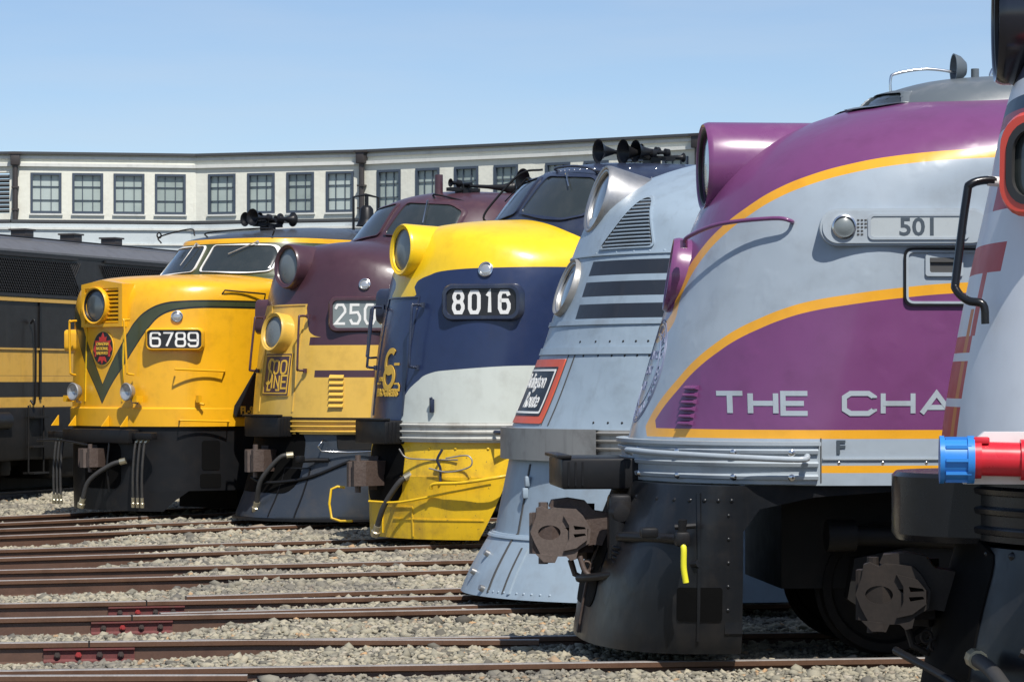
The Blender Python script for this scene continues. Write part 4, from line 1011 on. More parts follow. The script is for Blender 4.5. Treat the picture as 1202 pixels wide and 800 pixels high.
# pilot
mb = MB(); level_body(mb, [(.36,-.0,1.5,1.48),(1.27,-.0,1.5,1.49)], 2.9, 2.4, ns=2); L.surf(mb); L.part('skirt', mb, 'black', angle=40)
mb = MB(); level_body(mb, [(.07,.0,1.5,1.46),(.36,-.0,1.5,1.48)], 2.9, 2.4, ns=2, ucut=lambda z: .3+1.1*max(0, z-.12)); L.surf(mb); L.part('pilot', mb, 'black', angle=40)
draw_pocket(L, .4, .38, 1.05)
mb = MB(); mb.box((-.02,0,1.13),(.2,1.5,.2),bev=.02); L.part('pilot_beam', mb, 'black')
coupler(L, .05, .82, 0, .9, swing=4)
for s_, vs_ in ((1, (.82,.92,1.02)), (-1, (-.98,-.9,-.82))):
    q = MB(); q.box((.0, s_*.92, 1.14), (.12,.5,.1), bev=.01); L.part('hose_manifold', q, 'black')
    for i, v in enumerate(vs_): hose(L, [(.0,v,1.08),(-.04,v-.02,1.0),(-.05,v-.06,.6),(-.02,v-.09,.22)], .018)
hose(L, [(-.05,.55,.78),(-.15,.38,.72),(-.3,.1,.5),(-.32,-.04,.2)], .034)
mb = MB(); L.decal(mb, radial(rrect(.26,.42,.04), 3), (.85,0,.86), SIDE, .006, .01); L.part('step_opening', mb, 'void'); mb = MB(); L.decal(mb, radial(rrect(.3,.2,.03), 3), (.85,0,.5), SIDE, .006, .01); L.part('step_opening', mb, 'void')
rod(L, 'chain_bar', [(-.1,.3,1.05),(-.14,.3,.7),(-.1,.3,.35)], .015, 'black', False)
rod(L, 'uncoupling_lever', [(-.15,-1.3,1.05),(-.17,-.7,1.06),(-.17,-.1,1.0)], .016, 'black', False, seg=2)
strip(L, 'pilot_seam', [(.68,.1),(.68,1.2)], .03, FRONT, 'black', .02, .02)
rivets(L, 'rivets', [(0,.68,z) for z in np.arange(.15,1.2,.09)], FRONT, .018, 'black', push=.015)
truck(L, 3.3, 2, 2.8); underframe_box(L, 2.0, 16, -.06, 1.1, 1.3);  # underframe box lowered to add the missing shade beneath the skirt

# ------------------------------------------------------------------ maroon and cream locomotive
L = Loco('maroon', 'maroon locomotive with a mustard yellow lower nose, square emblem and number beginning 25')
emd(L, 'maroon_nose', 'maroon')
belt(L, 'cream', 1.2, 1.4, 3, None, uend=3.0)
mb = MB(); level_body(mb, [(1.4,.0,1.32,1.55),(1.425,.0,1.32,1.55)], 3.0, 2., ns=1); L.part('sill_strip', mb, 'black')
strip(L, 'nose_door_seam', [(-.42,1.5),(-.42,2.94),(.42,2.94),(.42,1.5)], .018, FRONT, 'cream', .012, .012)
headlight(L, 'headlight', frame((.25,0,3.47), (-1,0,.05)), .30, .8, 'maroon', flare=1.5, lens='lensgrey', ringmat='maroon')
headlight(L, 'headlight', frame((.02,0,2.58), (-1,0,.16)), .265, .3, 'cream', flare=1.12, lens='lensgrey', ringmat='cream')
number_board(L, frame((.72,1.18,2.8), (-.69,.72,.02)), .8, .36, '2500', 'numgrey', 'maroon', 'numwhite', .25, .13, .07, .034, .22, 1, depth=.35, r=.07, rimw=.06, out=.09)
number_board(L, frame((.72,-1.18,2.8), (-.69,-.72,.02)), .8, .36, '2500', 'numgrey', 'maroon', 'numwhite', .25, .13, .07, .034, .22, 1, depth=.35, r=.07, rimw=.06, out=.09)
classlight(L, (.78,1.14,3.2), (1,-1,0), .075)
for sg in (-1, 1):
    rod(L, 'grab_iron', [(.25,sg*.56,2.78),(.12,sg*.56,2.78),(.1,sg*.56,2.72),(.05,sg*.6,2.12),(.06,sg*.6,2.06),(.17,sg*.6,2.05)], .016, 'maroon', True, seg=3)
# square emblem
mb = MB(); L.decal(mb, radial(rrect(.66,.58,.006,2), 4), (0,0,2.0), FRONT, .018, .008, right=(0,1,.0)); em = L.part('emblem', mb, 'logo_gold')
mb = MB(); L.decal(mb, radial(rrect(.64,.56,.006,2), 4), (0,0,2.0), FRONT, .021, .004); L.part('emblem_field', mb, 'maroon', em)
mb = MB(); L.decal(mb, radial(rrect(.60,.52,.006,2), 1, rrect(.57,.49,.006,2)), (0,0,2.0), FRONT, .024, .004); L.part('emblem_border', mb, 'logo_gold', em)
mb = MB()
for i_, (v, f) in enumerate(word('OO', .17, .12, .05, .026, .3, 2)): L.decal(mb, (v, f), (0,.1,2.1), FRONT, .025+i_*.0005, .004)
for i_, (v, f) in enumerate(word('INE', .17, .11, .05, .026, .2, 1)): L.decal(mb, (v, f), (0,.1,1.9), FRONT, .025+i_*.0005, .004)
Sg = [(-.05,2.17),(-.1,2.2),(-.17,2.19),(-.2,2.13),(-.17,2.07),(-.1,2.03),(-.07,1.97),(-.1,1.9),(-.17,1.87),(-.22,1.9)]
L.decal(mb, ribbon([(a, b) for a, b in [(p[0], p[1]) for p in catmull(Sg, 3)]], .032), (0,0,0), FRONT, .025, .004)
L.decal(mb, ribbon([(-.15,2.22),(-.17,1.79),(.14,1.79)], .026), (0,0,0), FRONT, .026, .004)
L.part('emblem_lettering', mb, 'logo_gold', em)
louvers(L, (.42,1.0,1.78), .2, .46, 6, (1,-1,0), 'cream')
windshield(L, roundpoly([(.08,3.95),(1.05,3.9),(1.22,3.94),(1.12,4.24),(.92,4.34),(.12,4.4)], .06), (0,0,0), FRONT, 'maroon', .03)
windshield(L, roundpoly([(-.08,3.95),(-1.05,3.9),(-1.22,3.94),(-1.12,4.24),(-.92,4.34),(-.12,4.4)], .06), (0,0,0), FRONT, 'maroon', .03)
g = MB(); L.decal(g, radial(roundpoly([(3.4,3.35),(4.3,3.35),(4.3,3.85),(3.5,3.85)], .06), 3), (0,0,0), SIDE, .01, .01); L.part('side_window', g, 'glass', L.cab)
wiper(L, (0,.55,4.36), (0,.75,4.05), FRONT)
rod(L, 'roof_rail', [(2.4,.5,4.42),(2.38,.5,4.5),(2.6,1.0,4.36),(2.62,1.05,4.22)], .013, 'black', False)
horns(L, 'air_horn', (2.9,.45,4.53), [(-.1,0,.15,-1,.12,.06),(.1,0,.12,1,.75,.1)])
q = MB(); q.tube([(2.62,.25,4.45),(2.62,.25,4.8)], .06, 14); L.part('exhaust_stub', q, 'maroon', angle=50)
horns(L, 'air_horn', (4.1,.75,4.5), [(-.08,0,.24,-1,.3,.17),(.1,0,.2,1,.3,.09)])
buffer_block(L, 1.16, 1.44, .43)
mb = MB(); level_body(mb, [(.06,-.3,1.45,1.42),(.12,-.3,1.45,1.44),(.4,-.15,1.4,1.48),(.8,.0,1.33,1.5),(1.2,.06,1.3,1.5)], lambda z: 1.75+.3*z, 2., ns=3); L.surf(mb); L.part('pilot', mb, 'slate_pilot', angle=40)
mb = MB(); level_body(mb, [(.045,-.36,1.5,1.46),(.075,-.36,1.5,1.46)], 1.75, 2., ns=1); L.part('pilot_lip', mb, 'black')
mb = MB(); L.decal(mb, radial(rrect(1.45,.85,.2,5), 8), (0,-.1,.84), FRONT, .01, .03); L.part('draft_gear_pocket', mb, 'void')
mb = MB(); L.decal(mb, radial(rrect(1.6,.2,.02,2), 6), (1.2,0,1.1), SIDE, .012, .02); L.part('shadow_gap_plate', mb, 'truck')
strip(L, 'pilot_seam', [(.36,.1),(.36,.75),(.75,.75),(.75,.1)], .014, FRONT, 'black', .012, .012)
coupler(L, .08, .84, 0, 1.0, swing=6)
hose(L, [(.0,.5,.92),(-.12,.42,.88),(-.27,.2,.58),(-.25,.05,.24)], .034)
rod(L, 'uncoupling_lever', [(.5,1.2,.85),(.1,.75,.62),(-.2,.2,.55),(-.3,0,.62)], .022, 'black', False)
rod(L, 'step_rail', [(.28,.9,1.12),(.2,.96,1.1),(.2,.96,.98),(.75,1.42,.98),(.75,1.42,1.1)], .011, 'chrome', False, seg=2)
mb = MB(); mb.tube([(.02,.72,.85),(.18,.85,.86),(.3,.98,.86)], .028, 8); mb.box((.0,.74,.87),(.1,.12,.1),bev=.02); L.part('angle_cock', mb, 'black')
truck(L, 2.7, 2, 2.7); underframe_box(L, 2.2, 16)

# ------------------------------------------------------------------ blue and yellow locomotive 8016
L = Loco('blue', 'navy blue locomotive numbered 8016 with a yellow nose top, white flank panel and yellow pilot')
emd(L, 'blue_nose', 'navy')
belt(L, 'greywhite', 1.2, 1.43, 3, None, uend=3.0)
strip(L, 'nose_door_seam', [(-.42,1.5),(-.42,2.9),(.42,2.9),(.42,1.5)], .016, FRONT, 'navy', .012, .012)
headlight(L, 'headlight', frame((.25,0,3.47), (-1,0,.05)), .305, .95, 'yellow_bright', flare=1.7, lens='lensgrey', ringmat='yellow_bright')
for sg in (-1, 1):
    number_board(L, frame((.75,sg*1.2,2.82), (-.69,sg*.72,.02)), .84, .31, '8016', 'numblack', 'navy', 'numwhite', .235, .11, .085, .043, .19, 1, depth=.4, r=.09, rimw=.06, out=.09)
    rod(L, 'grab_iron', [(.28,sg*.56,2.8),(.16,sg*.56,2.8),(.14,sg*.56,2.74),(.09,sg*.6,2.14),(.1,sg*.6,2.08),(.2,sg*.6,2.07)], .016, 'navy', True, seg=3)
rod(L, 'grab_iron', [(.5,-.95,2.8),(.36,-1.05,2.8),(.34,-1.07,2.7),(.3,-1.07,2.3),(.28,-1.02,2.2),(.4,-.94,2.2)], .014, 'navy', True, seg=3)
classlight(L, (.80,1.19,3.2), (1,-1,0), .085)
mb = MB()
for cz, rw, rh, a0, a1 in ((2.14,.13,.13,50,310), (1.95,.13,.12,0,360)):
    pl = _arc(0, 0, rw, rh, a0, a1, 20); cl = a0 == 0
    L.decal(mb, ribbon(pl[:-1] if cl else pl, .065, cl), (0,.03,cz), FRONT, .012, .006)
L.decal(mb, ribbon([(-.32,.0),(.28,.0),(.31,-.03),(.31,-.09)], .022), (0,0,1.88), FRONT, .014, .006)
L.decal(mb, ribbon([(.14,2.11),(.25,2.11)], .03), (0,0,0), FRONT, .012, .006)
L.decal(mb, font_mesh('PROGRESS', .115, .007, 1.1), (0,0,1.77), FRONT, .012, .006); L.decal(mb, font_mesh('FOR', .06, .003, 1.1), (0,-.2,1.93), FRONT, .012, .006)
L.part('emblem', mb, 'logo_gold')
q = MB(); F = L.F((.28,.86,1.62), (1,-1,0)); q.box(F(0,0,.03), (.05,.05,.16), bev=.01); q.tube([F(0,.05,.03), F(0,.09,.06)], .02, 8); L.part('latch', q, 'navy')
wsh = roundpoly([(.08,3.95),(.98,3.84),(1.2,3.88),(1.12,4.2),(.92,4.34),(.12,4.4)], .06)
windshield(L, wsh, (0,0,0), FRONT, 'navy', .035); windshield(L, [(-a, b) for a, b in wsh], (0,0,0), FRONT, 'navy', .035)
g = MB(); L.decal(g, radial(roundpoly([(3.4,3.35),(4.3,3.35),(4.3,3.85),(3.5,3.85)], .06), 3), (0,0,0), SIDE, .01, .01); L.part('side_window', g, 'glass', L.cab)
wiper(L, (0,.5,4.37), (0,.75,4.2), FRONT); wiper(L, (0,-.5,4.37), (0,-.7,4.1), FRONT, 'black')
rivets(L, 'rivets', [(0,v,4.47) for v in np.arange(-.9,1.0,.09)], FRONT, .02, 'chrome')
rod(L, 'roof_rail', [(2.45,.05,4.44),(2.3,.05,4.5),(2.32,.5,4.5),(2.4,.8,4.45),(2.5,.82,4.38)], .016, 'navy', False)
rod(L, 'roof_rail', [(2.5,.82,4.38),(2.4,.95,4.42),(2.6,1.25,4.3),(2.75,1.32,4.15)], .016, 'navy', False)
rod(L, 'cab_grab', [(2.05,-1.05,3.85),(1.9,-1.1,3.95),(2.05,-1.02,4.2),(2.3,-.85,4.5),(2.5,-.65,4.54)], .014, 'black', False)
horns(L, 'air_horn', (3.55,.25,4.6), [(-.1,.16,.1,-1,.4,.16),(-.25,-.16,.13,-1,.42,.15),(.05,.0,.15,-1,.2,.08),(.1,.15,.12,-1,.42,.14),(.25,0,.08,1,.2,.06)], scale=1.2)
buffer_block(L, 1.17, 1.45, .43)
mb = MB(); level_body(mb, [(.8,.0,1.32,1.5),(1.2,.05,1.3,1.5)], 3., 2., ns=1); L.surf(mb); L.part('pilot_top', mb, 'pilot_yellow', angle=30)
mb = MB(); level_body(mb, [(.07,-.0,1.33,1.4),(.2,-.0,1.33,1.44),(.45,.0,1.33,1.49),(.8,-.01,1.32,1.51)], 3., 2., ns=3, ucut=lambda z: .66+.36*z); L.surf(mb); L.part('pilot', mb, 'pilot_yellow', angle=30)
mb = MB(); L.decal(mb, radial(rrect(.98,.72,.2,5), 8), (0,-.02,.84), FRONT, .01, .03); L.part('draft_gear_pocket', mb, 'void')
strip(L, 'pilot_seam', [(.05,.12),(.05,.44),(.62,.44),(.62,.1)], .014, FRONT, 'pilot_yellow', .012, .012)
strip(L, 'pilot_seam', [(.3,.3),(1.3,.3)], .014, FRONT, 'pilot_yellow', .01, .01)
rivets(L, 'rivets', [(u,0,1.13) for u in (.12,.25,.45,.75,1.1,1.5)], SIDE, .022, 'pilot_yellow')
coupler(L, .03, .82, 0, 1.0, swing=6)
hose(L, [(.1,.55,.8),(.0,.5,.72),(-.12,.35,.45),(-.15,.2,.17)], .034)
cut_lever(L, [(-.25,.2,.5),(.0,.55,.5),(.35,1.1,.62),(.55,1.35,.68),(.7,1.5,.72)], 'pilot_yellow', .014)
rod(L, 'brake_pipe', [(.2,.95,.66),(.22,1.0,.72),(.42,1.3,.74),(.72,1.56,.8),(.95,1.6,.84)], .02, 'pilot_yellow', False)
q = MB(); q.box((.95,1.6,.84),(.14,.1,.1),bev=.02); q.tube([(.95,1.6,.84),(.95,1.6,.93)], .03, 8); av = L.part('angle_cock', q, 'pilot_yellow')
hose(L, [(.98,1.62,.82),(1.0,1.66,.7),(1.02,1.68,.55),(1.08,1.7,.5)], .018, False)
rod(L, 'air_pipe', [(-.02,.55,1.12),(.05,.6,1.02),(.2,.8,1.0),(.45,1.15,1.0)], .009, 'steeldull', False)
rod(L, 'air_pipe', [(.3,1.05,1.12),(.26,1.0,1.0),(.3,1.0,.9),(.3,1.0,.75)], .016, 'navy', False)
rod(L, 'air_pipe', [(.32,1.1,1.02),(.5,1.32,1.05),(.52,1.34,.93),(.35,1.12,.86),(.2,.9,.9)], .009, 'steeldull', False)
rod(L, 'pilot_step', [(-.05,-.95,.62),(-.2,-1.02,.6),(-.2,-1.02,.25),(-.02,-.8,.22)], .016, 'pilot_yellow', False, seg=2)
q = MB(); F = L.F((.2,0,.55),(1,0,0)); q.box((1.75,1.45,.5),(.6,.05,.05)); q.box((1.75,1.45,.22),(.6,.05,.05)); q.box((2.05,1.45,.36),(.05,.05,.5)); L.part('side_step', q, 'pilot_yellow')
rod(L, 'hand_rail', [(.78,1.45,1.32),(.78,1.6,1.32),(2.0,1.66,1.32),(2.0,1.55,1.32)], .025, 'navy', False, seg=1)
truck(L, 2.7, 2, 2.7); underframe_box(L, 2.2, 16)
# ------------------------------------------------------------------ grey locomotive with dark bands and a flared pilot
S_NOSE = [(.04,1.5,1.4,1.5),(.18,1.8,1.42,1.8),(.37,2.3,1.5,2.25),(.53,2.8,1.62,2.6),(.68,3.2,1.8,2.9),(.84,3.45,1.95,3.08),(1.3,3.7,2.15,3.22),(1.8,3.84,2.4,3.3),(2.4,3.92,2.7,3.34),(3.2,3.96,3.3,3.36)]
S_CAB = [(1.25,2.2,1.1,1.53),(3.2,2.2,1.1,1.53),(3.6,2.2,1.1,1.5),(3.8,2.5,1.1,1.45),(3.95,2.8,1.1,1.38),(4.08,3.1,1.1,1.2),(4.2,3.4,1.1,.9),(4.27,3.7,1.1,.5),(4.3,4.0,1.2,.02)]
L = Loco('silver', 'grey locomotive with three dark bands, a triangular louver and a flared pilot apron')
emd(L, 'silver_nose', 'silver', S_NOSE, S_CAB, 1.5, 2.0)
headlight(L, 'headlight', frame((.76,0,3.50), (-1,0,.3)), .305, 1.0, 'steel', flare=1.15, ringmat='steel')
headlight(L, 'headlight', frame((.47,0,2.73), (-1,0,.36)), .26, .3, 'steeldull', flare=.95, ringmat='steel')
# seams, lips and rows of rivets
def wrap(name, z, h, out, m, uend=2.9):
    r = level_like(S_NOSE, z); mb = MB(); level_body(mb, [(z-h/2, r[0]-out*.3, r[1]+out*.3, 1.53),(z-h*.4, r[0]-out, r[1]+out, 1.53+out),(z+h*.4, r[0]-out*.9, r[1]+out*.9, 1.53+out),(z+h/2, r[0]-out*.2, r[1]+out*.2, 1.53)], uend, 2., ns=1)
    return L.part(name, mb, m, angle=25)
def level_like(prof, z):
    P = catmull(prof, 8)
    k = min(range(len(P)), key=lambda i: abs(P[i][1]-z)); p = P[k]
    q = min(range(len(P)), key=lambda i: abs(P[i][3]-z)); return (p[0], P[q][2]-p[0])
def vline(z_at): return None
for z, hw_ in ((2.985,.008),(2.405,.02),(2.165,.03)):
    pts = []; 
    strip(L, 'panel_lip', [(v, z) for v in np.linspace(-1.35,1.35,50)], hw_*2, FRONT, 'silver', .014, .014)
    strip(L, 'panel_lip', [(u, z) for u in np.linspace(1.05,2.9,24)], hw_*2, SIDE, 'silver', .014, .014)
for z, n, dd in ((3.0,12,SIDE),(2.24,14,SIDE),(2.12,14,SIDE),(1.56,12,SIDE)):
    rivets(L, 'rivets', [(u,0,z) for u in np.linspace(.45,2.7,n*2)], SIDE, .011, 'black' if z < 2.9 else 'silver')
strip(L, 'panel_seam', [(.62,1.53),(.62,1.8),(.62,2.13)], .012, FRONT, 'seam', .005, .005); strip(L, 'panel_seam', [(.52,1.53),(.52,2.13)], .01, FRONT, 'seam', .004, .004)
for p in ((1.0,1.95),(1.02,1.85),(.9,1.75),(.88,1.66),(1.15,2.02),(.8,1.6)): rivets(L, 'rivet', [(p[0],0,p[1])], SIDE, .01, 'black')
# triangular louver
DG = Vector((1,-1,0)).normalized()
tri_ = [(.80,3.04),(1.45,3.04),(1.28,3.47),(1.17,3.47)]
tp = roundpoly(tri_, .06); mb = MB(); L.decal(mb, radial(tp, 5), (0,0,0), DG, .004, .01); lv = L.part('louver_panel', mb, 'seam')
cx_, cy_ = 1.16, 3.2; to = [(cx_+(a-cx_)*1.07, cy_+(b-cy_)*1.07) for a, b in tp]
mb = MB(); L.decal(mb, radial(to, 1, tp), (0,0,0), DG, .016, .02); L.part('louver_frame', mb, 'silver', lv)
mb = MB()
for k in range(13):
    z = 3.06+k*.032; t = (z-3.04)/.43; a = lerp(.83,1.175,t); b = lerp(1.43,1.28,t)
    mb.tube([L.hit((q*.7071, q*.7071, z), DG)[0]+Vector((-.01,.01,0)) for q in np.linspace(a, b, 7)], .0085, 6)
L.part('louver_slats', mb, 'silver', lv)
# square emblem on the nose front
def quadframe(w_, h): return rrect(w_, h, .01, 2)
mb = MB(); L.decal(mb, radial(quadframe(1.02,.55), 8), (0,0,1.82), FRONT, .012, .01); em = L.part('emblem', mb, 'logo_vermilion')
mb = MB(); L.decal(mb, radial(quadframe(.89,.42), 8), (0,0,1.82), FRONT, .015, .004); L.part('emblem_field', mb, 'logo_black', em)
mb = MB(); L.decal(mb, radial(quadframe(.85,.38), 1, quadframe(.815,.345)), (0,0,1.82), FRONT, .018, .004); L.part('emblem_border', mb, 'numwhite', em)
mb = MB(); L.decal(mb, font_mesh('Burlington', .18, .002, .82), (0,0,1.905), FRONT, .018, .004); L.decal(mb, font_mesh('Route', .19, .002, .84), (.0,.12,1.74), FRONT, .018, .004); L.part('emblem_lettering', mb, 'numwhite', em)
# stainless belt
belt(L, 'steeldull', 1.24, 1.5, 4, None, uend=3.0, L0=1.38, u0=.0, out=.015)
mb = MB(); level_body(mb, [(1.235,-.05,1.41,1.56),(1.5,-.05,1.41,1.56)], 1.4, 2., ns=1)
mb = MB()
bp = [(v, z) for v in np.linspace(-1.2,1.0,24) for z in (0,)]
rows = []
for z in (1.235, 1.505):
    rows.append([])
    for k in range(41):
        a = lerp(-math.pi/2*.72, math.pi/2*.55, k/40); rows[-1].append((-.06+1.42*(1-math.cos(a)), 1.58*math.sin(a), z))
rows2 = [[(p[0]+.05, p[1]*.96, p[2]) for p in r] for r in rows]
mb.grid([rows2[0], rows[0], rows[1], rows2[1]]); L.surf(mb); L.part('front_belt_panel', mb, 'steeldull')
mb = MB(); mb.tube([(1.05,1.56,1.53),(1.12,1.6,1.535),(1.35,1.6,1.535),(1.42,1.56,1.53)], .03, 8); L.part('door_handle', mb, 'white')
# pilot apron in two tiers
mb = MB(); level_body(mb, [(.56,-.12,1.38,1.52),(.8,-.07,1.38,1.52),(1.235,.02,1.36,1.51)], 2.2, 2., ns=3); L.surf(mb); L.part('pilot_panel', mb, 'silver', angle=40)
mb = MB(); level_body(mb, [(.08,-.42,1.6,1.62),(.3,-.32,1.55,1.58),(.6,-.14,1.4,1.53)], 2.2, 2., ns=3); L.surf(mb); L.part('pilot_apron', mb, 'silver', angle=40)
strip(L, 'apron_lip', [(v,.575) for v in np.linspace(-1.2,1.2,30)], .02, FRONT, 'silver', .014, .014)
strip(L, 'panel_seam', [(.5,.12),(.46,.5),(.42,1.2)], .02, FRONT, 'seam', .008, .012); strip(L, 'panel_seam', [(.7,.12),(.66,.5)], .014, FRONT, 'seam', .006, .008)
strip(L, 'panel_crease', [(.78,.12),(.74,.5)], .02, FRONT, 'silver', .014, .014)
for z in (1.05, .95):
    q = MB(); F = L.F((0,.46,z), FRONT); q.box(F(0,0,.02), (.05,.05,.09), bev=.015); L.part('hinge', q, 'silver')
rivets(L, 'rivets', [(0,v,.13) for v in np.arange(.5,1.2,.07)], FRONT, .012, 'silver')
for p in ((0,.15,.42),(0,.05,.26),(0,.4,.14)):
    q = MB(); F = L.F(p, FRONT); q.lathe(F, [(0,.05),(.025,.04),(.03,0)], 12); L.part('bolt_head', q, 'steel')
0 and rod(L, 'apron_hook', [(-.05,-.9,.78),(-.2,-.95,.74),(-.25,-.9,.6),(-.1,-.8,.58)], .016, 'silver', False, seg=2)
truck(L, 3.0, 3, 2.1); underframe_box(L, 2.4, 16)

# ------------------------------------------------------------------ purple and grey locomotive 501
L = Loco('purple', 'purple and grey locomotive numbered 501 with curved gold stripes and white slanted lettering')
P_NOSE = [(.0,1.2,1.35,1.2),(.02,1.45,1.36,1.45),(.1,1.75,1.4,1.75),(.26,2.3,1.5,2.25),(.42,2.8,1.6,2.6),(.58,3.2,1.75,2.9),(.8,3.47,1.9,3.12),(1.15,3.7,2.1,3.27),(1.7,3.89,2.4,3.36),(2.3,3.98,2.7,3.4),(3.2,4.02,3.3,3.42),(4.2,4.0,4.25,3.4),(5.2,4.01,5.2,3.4),(6.5,4.02,6.5,3.4),(9,4.02,9,3.4),(12,4.02,12,3.4),(16,4.02,16,3.4)]
mb = MB(); ribs(mb, P_NOSE, lambda u: 1.2, 2., nt=5); L.surf(mb); L.nose = L.part('carbody', mb, 'purple_nose', angle=50)
C2 = [(3.4,1.68,.9,.95),(3.8,1.70,.9,.93),(3.9,1.75,.9,.9),(3.98,1.86,.9,.84),(4.04,2.02,.9,.74),(4.09,2.25,.9,.56),(4.12,2.6,.9,.3),(4.125,3.0,.9,.02)]
mb = MB(); level_body(mb, C2, 15.5, 2.2); L.surf(mb); L.cab = L.part('cab', mb, 'cabgrey', angle=50)
ws_ = roundpoly([(.06,3.88),(.55,3.86),(.62,3.88),(.5,3.965),(.1,3.985)], .025)
windshield(L, ws_, (0,0,0), FRONT, 'cabgrey', .02); windshield(L, [(-a, b) for a, b in ws_], (0,0,0), FRONT, 'cabgrey', .02)
headlight(L, 'headlight', frame((.56,0,3.46), (-1,0,0)), .32, 1.3, 'purple', flare=2.3)
headlight(L, 'headlight', frame((.31,0,2.68), (-1,-.1,.16)), .27, .42, 'purple', flare=1.12, ringmat='purple')
# seal on the nose front
mb = MB()
for r_, w_ in ((.37,.008),(.35,.004),(.25,.005)): L.decal(mb, ribbon(circ(r_,64), w_, True), (0,0,1.98), FRONT, .004, .003)
for k in range(40):
    a = 2*math.pi*k/40
    if k % 9 == 8: continue
    c_ = (.3*math.cos(a), .3*math.sin(a)); t_ = (math.cos(a), math.sin(a)); n_ = (-t_[1], t_[0])
ring = 'ATLANTIC COAST LINE RAILROAD COMPANY '
for k, ch in enumerate(ring):
    if ch == ' ': continue
    a = math.pi/2-2*math.pi*k/len(ring); vs, fs = font_mesh(ch, .08, 0, 1)
    ca, sa = math.cos(a-math.pi/2), math.sin(a-math.pi/2)
    L.decal(mb, ([(x*ca-y*sa+.298*math.cos(a), x*sa+y*ca+.298*math.sin(a)) for x, y in vs], fs), (0,0,1.98), FRONT, .004, .003)
for t, z in (('ATLANTIC', 2.09), ('COAST', 1.98), ('LINE', 1.87)): L.decal(mb, font_mesh(t, .09, 0, .9), (.0,0,z), FRONT, .004, .003)
L.part('seal', mb, 'logo_blue')
# number panel and lamp
F = frame((1.61,1.515,2.945), (-.13,.99,.03))
mb = MB(); cap = [(a+.09, b) for a, b in rrect(1.14,.25,.12,8)]; cp2 = [(a+.09, b) for a, b in rrect(1.11,.22,.107,8)]
mb.prism(F, cap, -.25, .035); mb.prism(F, cp2, .03, .047, [rrect(.68,.13,.03,4)] if False else []); nb = L.part('number_panel', mb, 'palegrey', angle=30)
F2 = lambda a, b, c=0.: F(a+.18, b, c)
mb = MB(); mb.prism(F2, rrect(.68,.175,.035), .047, .058, [rrect(.64,.142,.025)]); L.part('panel_rim', mb, 'palegrey', nb)
mb = MB(); mb.prism(F2, rrect(.64,.143,.02), .047, .051); L.part('number_glass', mb, 'palepane', nb)
mb = MB()
_v, _f = font_mesh('501', .165, .0035, 1.08); _c = (max(b for a, b in _v)+min(b for a, b in _v))/2; flat(mb, F2, ([(a, b-_c) for a, b in _v], _f), .0505, .053)
L.part('number', mb, 'numdark', nb)
Fl = frame(F(-.32,0,.045), F.n); mb = MB(); mb.lathe(Fl, [(.085,0),(.082,.02),(.072,.024),(.068,.01)], 28); cl_ = L.part('marker_light', mb, 'chrome', nb, angle=40) if False else L.part('marker_light', mb, 'chrome', angle=40)
mb = MB(); mb.lathe(Fl, [(0,.03),(.04,.026),(.069,.01)], 24); L.part('lens', mb, 'lensgrey', cl_)
mb = MB()
for i in range(3):
    for j in range(5 if i < 2 else 3): mb.box(F(-.225+i*.025, .045-j*.024, .047), (.016,.006,.012))
L.part('vent_slots', mb, 'seam', nb)
# side door
do = roundpoly([(1.70,2.42),(2.6,2.42),(2.6,2.80),(1.70,2.80)], .05)
strip(L, 'door_frame', do, .014, SIDE, 'black', .02, .02, closed=True, step=.04)
di = [(2.15+(a-2.15)*.965, 2.61+(b-2.61)*.91) for a, b in do]
strip(L, 'door_frame', di, .016, SIDE, 'palegrey', .016, .016, closed=True, step=.04)
F3 = frame((1.97,1.53,2.69), (0,1,0)); mb = MB(); mb.prism(F3, rrect(.26,.15,.02), -.02, .018, [rrect(.2,.1,.015)]); hp = L.part('door_handle_pocket', mb, 'palegrey'); mb = MB(); mb.prism(F3, rrect(.21,.11,.015), -.02, .006); mb.box(F3(0,.035,.012), (.2,.02,.03)); L.part('pocket_recess', mb, 'seam', hp)
# lettering
SW = []
for t_, cw_, gp_, st_ in (('THE', .156, .046, .030), ('CHAMPION', .205, .06, .815)):
    W_ = word(t_, .135, cw_, gp_, .034, .2, 1, step=.05); x0 = min(a for v, f in W_ for a, b in v)
    SW += [([(a-x0+st_, b) for a, b in v], f) for v, f in W_]
mb = MB()
for i_, (v, f) in enumerate(SW): L.decal(mb, ([(a+.395, b) for a, b in v], f), (.06,0,1.755), SIDE, .004+(i_%4)*.0006, .003)
L.part('lettering', mb, 'palegrey')
louvers(L, (.33,.88,1.74), .13, .3, 6, (1,-1,0), 'purple')
rod(L, 'grab_iron', [(1.0,1.16,2.99),(.97,1.26,3.0),(.86,1.2,3.02),(.55,.85,3.0),(.38,.5,2.93),(.36,.42,2.88)], .015, 'purple', True, seg=5)
mb = MB(); L.decal(mb, font_mesh('F', .125, .004, 1.1), (1.26,0,1.455), SIDE, .008, .005); L.part('end_letter', mb, 'numdark')
strip(L, 'panel_seam', [(1.13,1.22),(1.13,1.52)], .008, SIDE, 'seam', .004, .004); strip(L, 'panel_hinge', [(1.14,1.38),(3.4,1.38)], .012, SIDE, 'palegrey', .014, .014)
rivets(L, 'rivets', [(u,0,1.355) for u in np.arange(1.25,3,.3)], SIDE, .014, 'chrome')
belt(L, 'palegrey', 1.21, 1.47, 3, None, uend=1.10, L0=1.05, u0=.0, out=.02, W=1.53, n=2.)
mb = MB(); level_body(mb, [(1.47,-.06,1.12,1.57),(1.495,-.06,1.12,1.57)], 1.12, 2., ns=1); L.part('belt_ledge', mb, 'palegrey')
